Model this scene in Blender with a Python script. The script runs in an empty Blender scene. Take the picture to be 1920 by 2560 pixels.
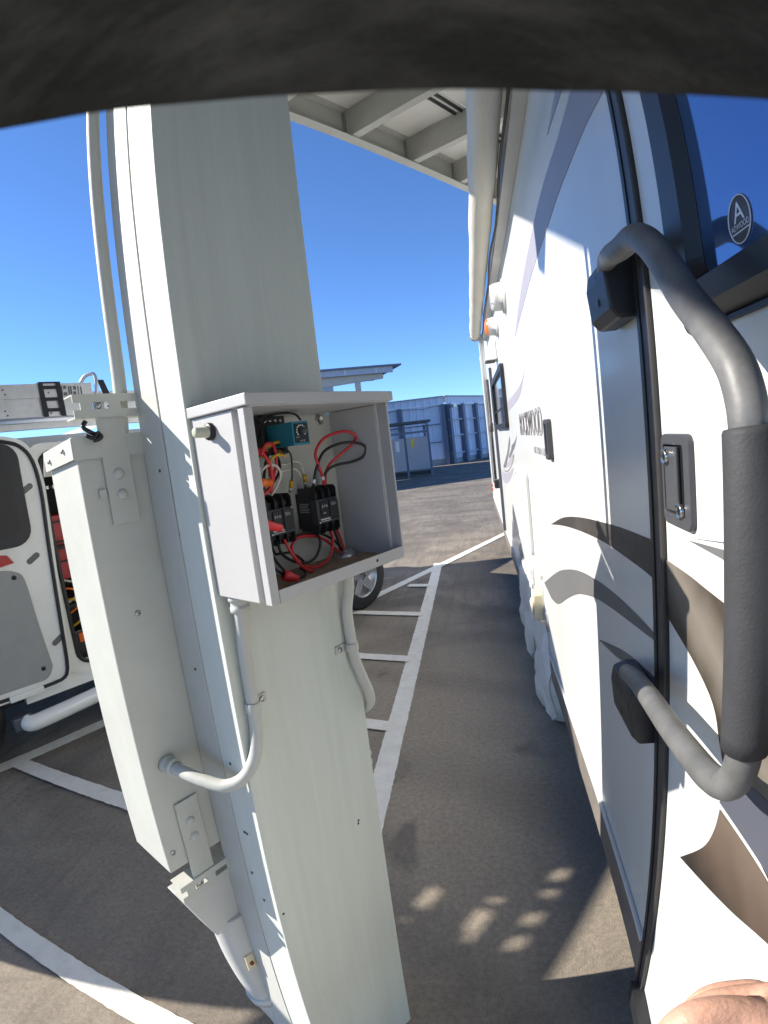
import bpy, bmesh, math, random
from mathutils import Vector, Matrix
from mathutils.geometry import tessellate_polygon

random.seed(7)
sc = bpy.context.scene
COL = sc.collection
pi = math.pi

# ------------------------------------------------------------------ camera
# ultra-wide lens worn at eye height: real barrel distortion (fisheye polynomial)
EYE = Vector((0.0, 0.0, 1.62))
PITCH, ROLL, YAW = -0.130688, -0.118142, -0.178548


def lens_axes():
    def w(r, u, f):
        c, s = math.cos(ROLL), math.sin(ROLL)
        r, u = r * c - u * s, r * s + u * c
        c, s = math.cos(PITCH), math.sin(PITCH)
        fy, z = f * c - u * s, f * s + u * c
        c, s = math.cos(YAW), math.sin(YAW)
        return Vector((r * c + fy * s, -r * s + fy * c, z))
    return w(1, 0, 0), w(0, 1, 0), w(0, 0, 1)


CR, CU, CF = lens_axes()
cam_data = bpy.data.cameras.new('camera')
cam = bpy.data.objects.new('camera', cam_data)
COL.objects.link(cam)
cam.matrix_world = Matrix(((CR.x, CU.x, -CF.x, EYE.x), (CR.y, CU.y, -CF.y, EYE.y),
                           (CR.z, CU.z, -CF.z, EYE.z), (0, 0, 0, 1)))
cam_data.type = 'PANO'
cam_data.panorama_type = 'FISHEYE_LENS_POLYNOMIAL'
cam_data.sensor_fit = 'HORIZONTAL'
cam_data.sensor_width = 36
cam_data.sensor_height = 48
cam_data.fisheye_fov = 2 * pi
cam_data.fisheye_polynomial_k0 = 0.0
cam_data.fisheye_polynomial_k1 = -0.04019821098959182
cam_data.fisheye_polynomial_k2 = -0.00020146384793070005
cam_data.fisheye_polynomial_k3 = 3.5544343048266786e-05
cam_data.fisheye_polynomial_k4 = -7.952095435938159e-07
cam_data.clip_start = 0.005
cam_data.clip_end = 600
cam_data.dof.use_dof = True
cam_data.dof.focus_distance = 1.3
cam_data.dof.aperture_fstop = 62
sc.camera = cam

# ------------------------------------------------------------------ light
SUN_EL = math.radians(31.4)
SUN_AZ = math.radians(-95.7)          # from +Y towards +X
SUN = Vector((math.sin(SUN_AZ) * math.cos(SUN_EL), math.cos(SUN_AZ) * math.cos(SUN_EL), math.sin(SUN_EL)))
world = bpy.data.worlds.new('World')
sc.world = world
world.use_nodes = True
wn = world.node_tree
bg = wn.nodes['Background']
sky = wn.nodes.new('ShaderNodeTexSky')
sky.sky_type = 'NISHITA'
sky.sun_disc = False
sky.sun_elevation = SUN_EL
sky.sun_rotation = SUN_AZ
sky.altitude = 0
sky.air_density = 0.72
sky.dust_density = 0.0
sky.ozone_density = 9.0
wn.links.new(sky.outputs[0], bg.inputs[0])
bg.inputs[1].default_value = 0.11
sun_data = bpy.data.lights.new('sun', 'SUN')
sun_data.energy = 4.1
sun_data.angle = math.radians(0.53)
sun_data.color = (1.0, 0.94, 0.85)
sun = bpy.data.objects.new('sun', sun_data)
COL.objects.link(sun)
sun.rotation_euler = SUN.to_track_quat('Z', 'Y').to_euler()
sun.location = (-10, -2, 8)

sc.view_settings.view_transform = 'Standard'
sc.view_settings.look = 'None'
sc.view_settings.exposure = 1.18
sc.view_settings.gamma = 1
sc.view_settings.use_curve_mapping = False
sc.cycles.max_bounces = 6
sc.cycles.diffuse_bounces = 4
sc.cycles.glossy_bounces = 3
sc.cycles.use_denoising = True

# ------------------------------------------------------------------ frames
TH = math.radians(30.5)               # direction of the carport, the van stall and the shed wall
UX, UY = math.sin(TH), math.cos(TH)


def W(u, n, z):
    """carport frame: u along the column face, n out of that face, z up"""
    return Vector((u * UX + n * UY, u * UY - n * UX, z))


def ID(x, y, z):
    return Vector((x, y, z))


def PX(p):
    return Vector(p)


# ------------------------------------------------------------------ mesh builder
class MB:
    def __init__(self, T=ID):
        self.v, self.f, self.T = [], [], T
        self.sm = []

    def add(self, verts, faces, smooth=False):
        o = len(self.v)
        self.v += [self.T(*p) for p in verts]
        self.f += [tuple(i + o for i in f) for f in faces]
        self.sm += [smooth] * len(faces)
        return self

    def box(self, x0, x1, y0, y1, z0, z1):
        v = [(x, y, z) for z in (z0, z1) for y in (y0, y1) for x in (x0, x1)]
        return self.add(v, [(0, 2, 3, 1), (4, 5, 7, 6), (0, 1, 5, 4), (2, 6, 7, 3), (0, 4, 6, 2), (1, 3, 7, 5)])

    def hexa(self, b, t):
        """bottom quad b, top quad t (same order)"""
        return self.add(list(b) + list(t), [(3, 2, 1, 0), (4, 5, 6, 7), (0, 1, 5, 4), (1, 2, 6, 5), (2, 3, 7, 6), (3, 0, 4, 7)])

    def prism(self, poly, axis, a, b):
        """2D polygon swept along an axis: axis 0 -> poly is (y,z); 1 -> (x,z); 2 -> (x,y)"""
        def mk(p, c):
            return (c, p[0], p[1]) if axis == 0 else ((p[0], c, p[1]) if axis == 1 else (p[0], p[1], c))
        n = len(poly)
        v = [mk(p, a) for p in poly] + [mk(p, b) for p in poly]
        tri = tessellate_polygon([[Vector((p[0], p[1], 0)) for p in poly]])
        f = [tuple(t) for t in tri] + [tuple(i + n for i in reversed(t)) for t in tri]
        f += [(i, i + n, (i + 1) % n + n, (i + 1) % n) for i in range(n)]
        return self.add(v, f)

    def ring(self, outer, inner, axis, a, b):
        """frame between two loops with the same count"""
        def mk(p, c):
            return (c, p[0], p[1]) if axis == 0 else ((p[0], c, p[1]) if axis == 1 else (p[0], p[1], c))
        n = len(outer)
        v = [mk(p, a) for p in outer] + [mk(p, a) for p in inner] + [mk(p, b) for p in outer] + [mk(p, b) for p in inner]
        f = []
        for i in range(n):
            j = (i + 1) % n
            f += [(i, j, n + j, n + i), (2 * n + i, 3 * n + i, 3 * n + j, 2 * n + j),
                  (i, 2 * n + i, 2 * n + j, j), (n + i, n + j, 3 * n + j, 3 * n + i)]
        return self.add(v, f)

    def tube(self, path, r, seg=12, cap=True, closed=False):
        pts = [Vector(p) for p in path]
        rr = r if isinstance(r, (list, tuple)) else [r] * len(pts)
        n = len(pts)
        v, f = [], []
        prev = None
        for i, p in enumerate(pts):
            if closed:
                t = pts[(i + 1) % n] - pts[i - 1]
            else:
                t = pts[min(i + 1, n - 1)] - pts[max(i - 1, 0)]
            t.normalize()
            if prev is None:
                a = Vector((0, 0, 1)) if abs(t.z) < .9 else Vector((1, 0, 0))
                x = t.cross(a).normalized()
            else:
                x = (prev - t * prev.dot(t)).normalized()
            prev = x
            y = t.cross(x)
            for k in range(seg):
                an = 2 * pi * k / seg
                v.append(tuple(p + (x * math.cos(an) + y * math.sin(an)) * rr[i]))
        m = n if closed else n - 1
        for i in range(m):
            for k in range(seg):
                a, b = i * seg + k, i * seg + (k + 1) % seg
                c, d = ((i + 1) % n) * seg + (k + 1) % seg, ((i + 1) % n) * seg + k
                f.append((a, b, c, d))
        self.add(v, f, True)
        if cap and not closed:
            o = len(self.v) - len(v)
            self.f += [tuple(o + k for k in reversed(range(seg))), tuple(o + (n - 1) * seg + k for k in range(seg))]
            self.sm += [False, False]
        return self

    def cyl(self, p0, p1, r, seg=16, r1=None):
        return self.tube([p0, p1], [r, r if r1 is None else r1], seg)

    def lathe(self, c, ax, prof, seg=24):
        """prof: list of (radius, offset along ax) from centre c"""
        c, ax = Vector(c), Vector(ax).normalized()
        a = Vector((0, 0, 1)) if abs(ax.z) < .9 else Vector((1, 0, 0))
        x = ax.cross(a).normalized()
        y = ax.cross(x)
        v, f = [], []
        for r, o in prof:
            for k in range(seg):
                an = 2 * pi * k / seg
                v.append(tuple(c + ax * o + (x * math.cos(an) + y * math.sin(an)) * r))
        for i in range(len(prof) - 1):
            for k in range(seg):
                f.append((i * seg + k, i * seg + (k + 1) % seg, (i + 1) * seg + (k + 1) % seg, (i + 1) * seg + k))
        return self.add(v, f, True)

    def build(self, name, mat, parent=None, bevel=0, seg=2, smooth_angle=None):
        me = bpy.data.meshes.new(name)
        me.from_pydata([tuple(p) for p in self.v], [], self.f)
        me.polygons.foreach_set('use_smooth', self.sm)
        bm = bmesh.new()
        bm.from_mesh(me)
        bmesh.ops.recalc_face_normals(bm, faces=bm.faces)
        bm.to_mesh(me)
        bm.free()
        me.update()
        me.materials.append(mat)
        o = bpy.data.objects.new(name, me)
        COL.objects.link(o)
        if bevel:
            m = o.modifiers.new('bevel', 'BEVEL')
            m.width = bevel
            m.segments = seg
            m.limit_method = 'ANGLE'
            m.angle_limit = math.radians(40)
            m.harden_normals = False
        if parent is not None:
            attach(o, parent)
        return o


def attach(o, parent):
    o.parent = parent
    o.matrix_parent_inverse = WM[parent.name].inverted() if parent.name in WM else Matrix.Identity(4)


WM = {}


def thing(name, loc, label, cat, group=None):
    o = bpy.data.objects.new(name, None)
    COL.objects.link(o)
    o.location = loc
    o.empty_display_size = .1
    WM[o.name] = Matrix.Translation(Vector(loc))
    return tag(o, label, cat, group)


def tag(o, label, cat, group=None):
    o['label'] = label
    o['category'] = cat
    if group:
        o['group'] = group
    return o


def structure(o):
    o['kind'] = 'structure'
    return o


def catmull(pts, sub=6, closed=False):
    pts = [Vector(p) for p in pts]
    n = len(pts)
    out = []
    m = n if closed else n - 1
    for i in range(m):
        if closed:
            p0, p1, p2, p3 = pts[i - 1], pts[i], pts[(i + 1) % n], pts[(i + 2) % n]
        else:
            p0, p1, p2, p3 = pts[max(i - 1, 0)], pts[i], pts[i + 1], pts[min(i + 2, n - 1)]
        for k in range(sub):
            t = k / sub
            out.append(.5 * ((2 * p1) + (p2 - p0) * t + (2 * p0 - 5 * p1 + 4 * p2 - p3) * t * t
                             + (-p0 + 3 * p1 - 3 * p2 + p3) * t ** 3))
    if not closed:
        out.append(pts[-1])
    return out


def smooth2(runs, sub=5):
    """closed outline from smooth runs joined at sharp corners (last point of a run = first of the next)"""
    out = []
    for r in runs:
        c = catmull([(a, b, 0) for a, b in r], sub)
        out += [(p.x, p.y) for p in c[:-1]]
    return out


def rrect(x0, x1, y0, y1, r, k=5):
    out = []
    for cx, cy, a0 in ((x1 - r, y1 - r, 0), (x0 + r, y1 - r, 90), (x0 + r, y0 + r, 180), (x1 - r, y0 + r, 270)):
        for i in range(k + 1):
            a = math.radians(a0 + 90 * i / k)
            out.append((cx + r * math.cos(a), cy + r * math.sin(a)))
    return out


# ------------------------------------------------------------------ materials
def mat(name, col, rough=.5, metal=0.0, noise=0.0, scale=8.0, stretch=(1, 1, 1), bump=0.0, bscale=60.0,
        coat=0.0, dirt=None, dirt_amt=0.0, dirt_scale=3.0, spec=.5, alpha=None, trans=0.0, rough_var=0.0, detail=4):
    m = bpy.data.materials.new(name)
    m.use_nodes = True
    nt = m.node_tree
    b = nt.nodes['Principled BSDF']
    b.inputs['Base Color'].default_value = (*col, 1)
    b.inputs['Roughness'].default_value = rough
    b.inputs['Metallic'].default_value = metal
    b.inputs['Specular IOR Level'].default_value = spec
    b.inputs['Coat Weight'].default_value = coat
    b.inputs['Coat Roughness'].default_value = .08
    if trans:
        b.inputs['Transmission Weight'].default_value = trans
    L = nt.links
    tc = nt.nodes.new('ShaderNodeTexCoord')
    mp = nt.nodes.new('ShaderNodeMapping')
    mp.inputs['Scale'].default_value = stretch
    L.new(tc.outputs['Object'], mp.inputs['Vector'])
    last = None
    if noise:
        n = nt.nodes.new('ShaderNodeTexNoise')
        n.inputs['Scale'].default_value = scale
        n.inputs['Detail'].default_value = detail
        n.inputs['Roughness'].default_value = .6
        L.new(mp.outputs[0], n.inputs['Vector'])
        r = nt.nodes.new('ShaderNodeMapRange')
        r.inputs[1].default_value = .25
        r.inputs[2].default_value = .75
        r.inputs[3].default_value = 1 - noise
        r.inputs[4].default_value = 1 + noise
        L.new(n.outputs[0], r.inputs[0])
        mx = nt.nodes.new('ShaderNodeMix')
        mx.data_type = 'RGBA'
        mx.blend_type = 'MULTIPLY'
        mx.inputs[0].default_value = 1
        mx.inputs[6].default_value = (*col, 1)
        L.new(r.outputs[0], mx.inputs[7])
        last = mx.outputs[2]
        if rough_var:
            r2 = nt.nodes.new('ShaderNodeMapRange')
            r2.inputs[1].default_value = .3
            r2.inputs[2].default_value = .7
            r2.inputs[3].default_value = rough - rough_var
            r2.inputs[4].default_value = rough + rough_var
            L.new(n.outputs[0], r2.inputs[0])
            L.new(r2.outputs[0], b.inputs['Roughness'])
    if dirt is not None:
        n2 = nt.nodes.new('ShaderNodeTexNoise')
        n2.inputs['Scale'].default_value = dirt_scale
        n2.inputs['Detail'].default_value = 7
        n2.inputs['Roughness'].default_value = .68
        L.new(mp.outputs[0], n2.inputs['Vector'])
        r3 = nt.nodes.new('ShaderNodeMapRange')
        r3.inputs[1].default_value = .48
        r3.inputs[2].default_value = .78
        r3.inputs[3].default_value = 0
        r3.inputs[4].default_value = dirt_amt
        L.new(n2.outputs[0], r3.inputs[0])
        mx2 = nt.nodes.new('ShaderNodeMix')
        mx2.data_type = 'RGBA'
        mx2.inputs[6].default_value = (*col, 1)
        mx2.inputs[7].default_value = (*dirt, 1)
        L.new(r3.outputs[0], mx2.inputs[0])
        if last is not None:
            L.new(last, mx2.inputs[6])
        last = mx2.outputs[2]
    if last is not None:
        L.new(last, b.inputs['Base Color'])
    if bump:
        n3 = nt.nodes.new('ShaderNodeTexNoise')
        n3.inputs['Scale'].default_value = bscale
        n3.inputs['Detail'].default_value = 5
        L.new(mp.outputs[0], n3.inputs['Vector'])
        bp = nt.nodes.new('ShaderNodeBump')
        bp.inputs['Strength'].default_value = bump
        bp.inputs['Distance'].default_value = .01
        L.new(n3.outputs[0], bp.inputs['Height'])
        L.new(bp.outputs[0], b.inputs['Normal'])
    return m


def asphalt():
    m = bpy.data.materials.new('asphalt')
    m.use_nodes = True
    nt = m.node_tree
    L = nt.links
    b = nt.nodes['Principled BSDF']
    tc = nt.nodes.new('ShaderNodeTexCoord')

    def noise(scale, det, rough, stretch=None, dist=0):
        n = nt.nodes.new('ShaderNodeTexNoise')
        n.inputs['Scale'].default_value = scale
        n.inputs['Detail'].default_value = det
        n.inputs['Roughness'].default_value = rough
        n.inputs['Distortion'].default_value = dist
        if stretch:
            mp = nt.nodes.new('ShaderNodeMapping')
            mp.inputs['Scale'].default_value = stretch
            mp.inputs['Rotation'].default_value = (0, 0, .12)
            L.new(tc.outputs['Object'], mp.inputs[0])
            L.new(mp.outputs[0], n.inputs['Vector'])
        else:
            L.new(tc.outputs['Object'], n.inputs['Vector'])
        return n

    def ramp(src, a, b_, lo, hi):
        r = nt.nodes.new('ShaderNodeMapRange')
        r.inputs[1].default_value, r.inputs[2].default_value = a, b_
        r.inputs[3].default_value, r.inputs[4].default_value = lo, hi
        L.new(src, r.inputs[0])
        return r.outputs[0]

    def mix(fac, a, c, mode='MIX'):
        x = nt.nodes.new('ShaderNodeMix')
        x.data_type = 'RGBA'
        x.blend_type = mode
        if isinstance(fac, float):
            x.inputs[0].default_value = fac
        else:
            L.new(fac, x.inputs[0])
        for v, s in ((a, 6), (c, 7)):
            if isinstance(v, tuple):
                x.inputs[s].default_value = (*v, 1)
            else:
                L.new(v, x.inputs[s])
        return x.outputs[2]
    big = noise(.9, 6, .62, dist=.6)
    mid = noise(3.2, 6, .66)
    streak = noise(5, 5, .6, (3.2, .35, 1))
    fine = noise(220, 3, .7)
    grit = noise(48, 6, .8)
    c = mix(ramp(big.outputs[0], .42, .60, 0, 1), (.168, .144, .116), (.258, .222, .178))
    c = mix(ramp(streak.outputs[0], .45, .7, 0, .5), c, (.106, .090, .073))
    # paler, browner round zone in the aisle, its edge broken by noise
    vm = nt.nodes.new('ShaderNodeVectorMath')
    vm.operation = 'DISTANCE'
    vm.inputs[1].default_value = (-.35, 2.7, 0)
    L.new(tc.outputs['Object'], vm.inputs[0])
    ds = nt.nodes.new('ShaderNodeMath')
    ds.operation = 'MULTIPLY_ADD'
    ds.inputs[1].default_value = -2.4
    L.new(big.outputs[0], ds.inputs[0])
    L.new(vm.outputs['Value'], ds.inputs[2])
    c = mix(ramp(ds.outputs[0], -.7, 1.5, .78, 0), c, (.38, .318, .24))
    c = mix(ramp(mid.outputs[0], .54, .72, 0, .45), c, (.37, .31, .235))
    c = mix(1.0, c, ramp(fine.outputs[0], .25, .75, .82, 1.18), 'MULTIPLY')
    c = mix(1.0, c, ramp(grit.outputs[0], .25, .75, .62, 1.38), 'MULTIPLY')
    st_ = noise(1.7, 3, .5, dist=1.2)
    c = mix(ramp(st_.outputs[0], .62, .74, 0, .55), c, (.075, .07, .066))
    # tyre sweeps: faint dark arcs
    wv = nt.nodes.new('ShaderNodeTexWave')
    wv.wave_type = 'RINGS'
    wv.rings_direction = 'Z'
    wv.inputs['Scale'].default_value = .42
    wv.inputs['Distortion'].default_value = 6
    wv.inputs['Detail'].default_value = 3
    wv.inputs['Detail Scale'].default_value = .8
    mpw = nt.nodes.new('ShaderNodeMapping')
    mpw.inputs['Location'].default_value = (2.4, 1.2, 0)
    L.new(tc.outputs['Object'], mpw.inputs[0])
    L.new(mpw.outputs[0], wv.inputs['Vector'])
    c = mix(ramp(wv.outputs['Fac'], .6, 1.0, 0, .22), c, (.085, .078, .072))
    # single stones
    vo = nt.nodes.new('ShaderNodeTexVoronoi')
    vo.inputs['Scale'].default_value = 95
    L.new(tc.outputs['Object'], vo.inputs['Vector'])
    c = mix(ramp(vo.outputs['Distance'], .0, .32, .55, 0), c, vo.outputs['Color'])
    hs = nt.nodes.new('ShaderNodeHueSaturation')
    hs.inputs['Saturation'].default_value = .35
    hs.inputs['Value'].default_value = .62
    L.new(vo.outputs['Color'], hs.inputs['Color'])
    for lk in list(nt.links):
        if lk.from_node == vo and lk.from_socket.name == 'Color' and lk.to_node.type == 'MIX':
            to = lk.to_socket
            nt.links.remove(lk)
            sq = nt.nodes.new('ShaderNodeMix')
            sq.data_type = 'RGBA'
            sq.blend_type = 'MULTIPLY'
            sq.inputs[0].default_value = 1
            sq.inputs[7].default_value = (.55, .5, .44, 1)
            L.new(hs.outputs[0], sq.inputs[6])
            L.new(sq.outputs[2], to)
    L.new(c, b.inputs['Base Color'])
    b.inputs['Roughness'].default_value = .82
    b.inputs['Specular IOR Level'].default_value = .35
    bp = nt.nodes.new('ShaderNodeBump')
    bp.inputs['Strength'].default_value = .55
    bp.inputs['Distance'].default_value = .006
    add = nt.nodes.new('ShaderNodeMath')
    add.operation = 'ADD'
    L.new(fine.outputs[0], add.inputs[0])
    L.new(grit.outputs[0], add.inputs[1])
    L.new(add.outputs[0], bp.inputs['Height'])
    L.new(bp.outputs[0], b.inputs['Normal'])
    return m


M = {}
M['asphalt'] = asphalt()
M['stripe'] = mat('road_paint', (.83, .79, .69), .7, noise=.07, scale=14, bump=.3, bscale=120, dirt=(.45, .41, .35), dirt_amt=.4, dirt_scale=9)
M['steel'] = mat('sage_painted_steel', (.575, .605, .55), .6, noise=.04, scale=9, stretch=(6, 6, .30), bump=.12, bscale=30,
                 dirt=(.47, .49, .43), dirt_amt=.5, dirt_scale=2.6, rough_var=.05)
M['steel2'] = mat('pale_painted_steel', (.49, .495, .455), .6, noise=.07, scale=12, bump=.08, bscale=60,
                  dirt=(.36, .34, .29), dirt_amt=.5, dirt_scale=6)
M['cabinet'] = mat('cabinet_grey', (.50, .51, .465), .55, noise=.05, scale=8, bump=.05, bscale=120, dirt=(.40, .38, .33), dirt_amt=.4, dirt_scale=5)
M['box'] = mat('enclosure_grey', (.46, .455, .45), .45, noise=.04, scale=6, bump=.015, bscale=90, dirt=(.44, .42, .40), dirt_amt=.3, dirt_scale=7)
M['boxin'] = mat('enclosure_inside', (.50, .505, .51), .45, noise=.05, scale=6, bump=.05, bscale=150)
M['dust'] = mat('dusty_floor', (.34, .245, .17), .9, noise=.22, scale=40, bump=.3, bscale=160)
M['rv'] = mat('trailer_gelcoat', (.635, .645, .62), .26, noise=.02, scale=2, coat=.2, spec=.5, bump=.035, bscale=3.5, stretch=(1, 1, .35), dirt=(.55, .51, .44), dirt_amt=.35, dirt_scale=4)
M['rvtrim'] = mat('trailer_trim', (.64, .64, .61), .35, noise=.03)
M['rail'] = mat('bottom_rail', (.17, .15, .13), .5, noise=.2, scale=14)
M['blackseal'] = mat('black_rubber', (.012, .012, .014), .45, noise=.2, scale=30)
M['blackplastic'] = mat('black_plastic', (.018, .018, .02), .42, noise=.15, scale=40, bump=.05, bscale=200)
M['darkframe'] = mat('dark_frame', (.014, .015, .019), .42, noise=.1, scale=25)
M['doorframe'] = mat('door_edge', (.045, .041, .040), .45, noise=.12, scale=20)
M['handle'] = mat('weathered_tube', (.11, .11, .108), .5, noise=.28, scale=18, bump=.06, bscale=90, dirt=(.30, .29, .275), dirt_amt=.5, dirt_scale=6)
M['foam'] = mat('foam_grip', (.032, .033, .036), .7, noise=.12, scale=60, bump=.10, bscale=320)
M['latch'] = mat('latch_plastic', (.05, .052, .058), .38, noise=.08, scale=40)
M['chrome'] = mat('chrome', (.62, .62, .62), .18, metal=1)
M['zinc'] = mat('zinc', (.50, .50, .49), .35, metal=.9, noise=.1, scale=40)
M['decalgrey'] = mat('decal_grey', (.30, .285, .32), .5, noise=.03)
M['decalbrown'] = mat('decal_brown', (.036, .031, .028), .5, noise=.25, scale=5, dirt=(.22, .19, .155), dirt_amt=.4, dirt_scale=6)
M['decalmid'] = mat('decal_mid', (.125, .124, .125), .5, noise=.06, scale=4)
def bronze(name, stops, ky, kz, off=0.0, na=.22):
    """printed bronze fade across the swoosh, worn and spotted"""
    m = mat(name, (.2, .15, .1), .45)
    nt = m.node_tree
    L = nt.links
    b = nt.nodes['Principled BSDF']
    tc = nt.nodes.new('ShaderNodeTexCoord')
    sp = nt.nodes.new('ShaderNodeSeparateXYZ')
    L.new(tc.outputs['Generated'], sp.inputs[0])
    a = nt.nodes.new('ShaderNodeMath'); a.operation = 'MULTIPLY_ADD'; a.inputs[1].default_value = ky; a.inputs[2].default_value = off
    c = nt.nodes.new('ShaderNodeMath'); c.operation = 'MULTIPLY_ADD'; c.inputs[1].default_value = kz
    L.new(sp.outputs['Y'], a.inputs[0]); L.new(sp.outputs['Z'], c.inputs[0]); L.new(a.outputs[0], c.inputs[2])
    n = nt.nodes.new('ShaderNodeTexNoise'); n.inputs['Scale'].default_value = 14; n.inputs['Detail'].default_value = 6
    L.new(tc.outputs['Object'], n.inputs['Vector'])
    d = nt.nodes.new('ShaderNodeMath'); d.operation = 'MULTIPLY_ADD'; d.inputs[1].default_value = na
    L.new(n.outputs[0], d.inputs[0]); L.new(c.outputs[0], d.inputs[2])
    r = nt.nodes.new('ShaderNodeValToRGB')
    el = r.color_ramp.elements
    el[0].position, el[0].color = stops[0][0], (*stops[0][1], 1)
    el[1].position, el[1].color = stops[-1][0], (*stops[-1][1], 1)
    for p, col_ in stops[1:-1]:
        e = el.new(p); e.color = (*col_, 1)
    L.new(d.outputs[0], r.inputs[0])
    L.new(r.outputs[0], b.inputs['Base Color'])
    return m


M['decaltan'] = bronze('decal_bronze', [(.40, (.12, .06, .033)), (.435, (.018, .013, .010)), (.50, (.045, .035, .024)), (.57, (.12, .105, .086)), (.66, (.165, .145, .12)), (.80, (.055, .042, .031))], -.79, .6, .79, .13)
M['decaltan2'] = bronze('decal_bronze_low', [(.05, (.022, .016, .012)), (.25, (.06, .043, .031)), (.42, (.018, .014, .011)), (.62, (.075, .052, .038)), (.85, (.125, .093, .07)), (1.0, (.05, .037, .028))], .25, .75)
M['decalnavy'] = mat('decal_navy', (.075, .08, .10), .5, noise=.05)
M['ink'] = mat('lettering', (.06, .055, .06), .45)
M['stickwhite'] = mat('sticker_white', (.7, .72, .75), .5)
M['awning'] = mat('awning_fabric', (.64, .605, .52), .7, noise=.06, scale=5, stretch=(6, .8, 6), bump=.25, bscale=30)
M['orange'] = mat('amber_lens', (.75, .16, .02), .25)
M['red'] = mat('red_lens', (.6, .02, .02), .25)
M['beige'] = mat('aged_plastic', (.66, .58, .40), .5, noise=.08)
M['cover'] = mat('wheel_cover_fabric', (.74, .71, .65), .75, noise=.08, scale=7, bump=.5, bscale=16, dirt=(.4, .36, .3), dirt_amt=.35, dirt_scale=6)
M['tyre'] = mat('tyre_rubber', (.022, .022, .023), .75, noise=.2, scale=20)
M['alloy'] = mat('alloy', (.55, .56, .57), .3, metal=.8)
M['glass'] = mat('tinted_glass', (.012, .016, .03), .04, spec=.9, coat=1.0)
M['skyglass'] = mat('door_glass', (.10, .20, .42), .06, metal=.65, spec=.9, coat=.6, noise=.03, scale=90)
M['van'] = mat('van_paint', (.79, .80, .75), .3, noise=.02, coat=.25, dirt=(.42, .41, .37), dirt_amt=.35, dirt_scale=4)
M['vangrey'] = mat('van_door_panel', (.30, .31, .30), .55, noise=.06, scale=14, dirt=(.4, .4, .38), dirt_amt=.25)
M['vandark'] = mat('van_interior', (.035, .033, .036), .7, noise=.2, scale=6)
M['alu'] = mat('ladder_aluminium', (.58, .59, .60), .38, metal=.55, noise=.12, scale=20)
M['strap'] = mat('rubber_strap', (.012, .013, .02), .6)
M['redtool'] = mat('red_plastic', (.42, .025, .025), .4)
M['deck'] = mat('deck_white', (.80, .79, .74), .5, noise=.05, scale=3)
M['shed'] = mat('blue_grey_siding', (.74, .82, .95), .5, noise=.04, scale=1.2, dirt=(.60, .68, .82), dirt_amt=.2, dirt_scale=2)
M['shedpost'] = mat('shed_post', (.14, .17, .24), .5, noise=.1)
M['girt'] = mat('galvanised_girt', (.40, .46, .56), .4, noise=.1, scale=10)
M['green'] = mat('green_fascia', (.06, .085, .08), .5, noise=.1)
M['bin'] = mat('grey_door_panel', (.40, .39, .40), .55, noise=.06, scale=3)
M['paper'] = mat('paper_label', (.72, .72, .70), .6)
M['yellow'] = mat('yellow_label', (.72, .55, .05), .5)
M['cyan'] = mat('timer_blue', (.01, .19, .28), .35)
M['wred'] = mat('wire_red', (.56, .022, .03), .35)
M['wblack'] = mat('wire_black', (.012, .012, .013), .35)
M['wwhite'] = mat('wire_white', (.62, .60, .52), .4)
M['wyellow'] = mat('wire_yellow', (.60, .34, .02), .4)
M['worange'] = mat('wire_nut_orange', (.85, .17, .015), .4)
M['wnutred'] = mat('wire_nut_red', (.68, .035, .04), .4)
M['clear'] = mat('milky_plastic', (.62, .64, .50), .25, trans=.25)
M['cap'] = mat('cap_fabric', (.024, .025, .024), .95, noise=.7, scale=26, stretch=(1, 2.5, 1), bump=.6, bscale=420, dirt=(.15, .152, .142), dirt_amt=.8, dirt_scale=18)
M['skin'] = mat('skin', (.58, .33, .235), .5, noise=.10, scale=40, bump=.15, bscale=200)
sk = M['skin'].node_tree.nodes['Principled BSDF']
sk.inputs['Subsurface Weight'].default_value = .15
sk.inputs['Subsurface Radius'].default_value = (.01, .004, .002)
M['white'] = mat('white_pipe', (.54, .545, .52), .4, noise=.04, dirt=(.42, .39, .34), dirt_amt=.35, dirt_scale=6)
M['rust'] = mat('rust', (.22, .07, .03), .9, noise=.3, scale=60)
M['plaster'] = mat('far_plaster', (.40, .41, .43), .7, noise=.06)

# ================================================================== SETTING
g = MB()
g.add([(-150, -150, 0), (150, -150, 0), (150, 300, 0), (-150, 300, 0)], [(0, 1, 2, 3)])
structure(g.build('ground', M['asphalt']))


def stripe(name, a, b, w, z=.004, jag=.0022):
    """painted line with slightly worn edges, from a to b in plan"""
    a, b = Vector((*a, 0)), Vector((*b, 0))
    d = (b - a).normalized()
    s = Vector((-d.y, d.x, 0))
    n = max(8, int((b - a).length / .022))
    v, f = [], []
    for i in range(n + 1):
        p = a + (b - a) * i / n
        e1, e2 = random.uniform(-jag, jag), random.uniform(-jag, jag)
        v += [tuple(p + s * (w / 2 + e1) + Vector((0, 0, z))), tuple(p - s * (w / 2 + e2) + Vector((0, 0, z)))]
    for i in range(n):
        f.append((2 * i, 2 * i + 1, 2 * i + 3, 2 * i + 2))
    m = MB()
    m.add(v, f)
    return structure(m.build(name, M['stripe']))


def xy(u, n):
    p = W(u, n, 0)
    return (p.x, p.y)


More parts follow.
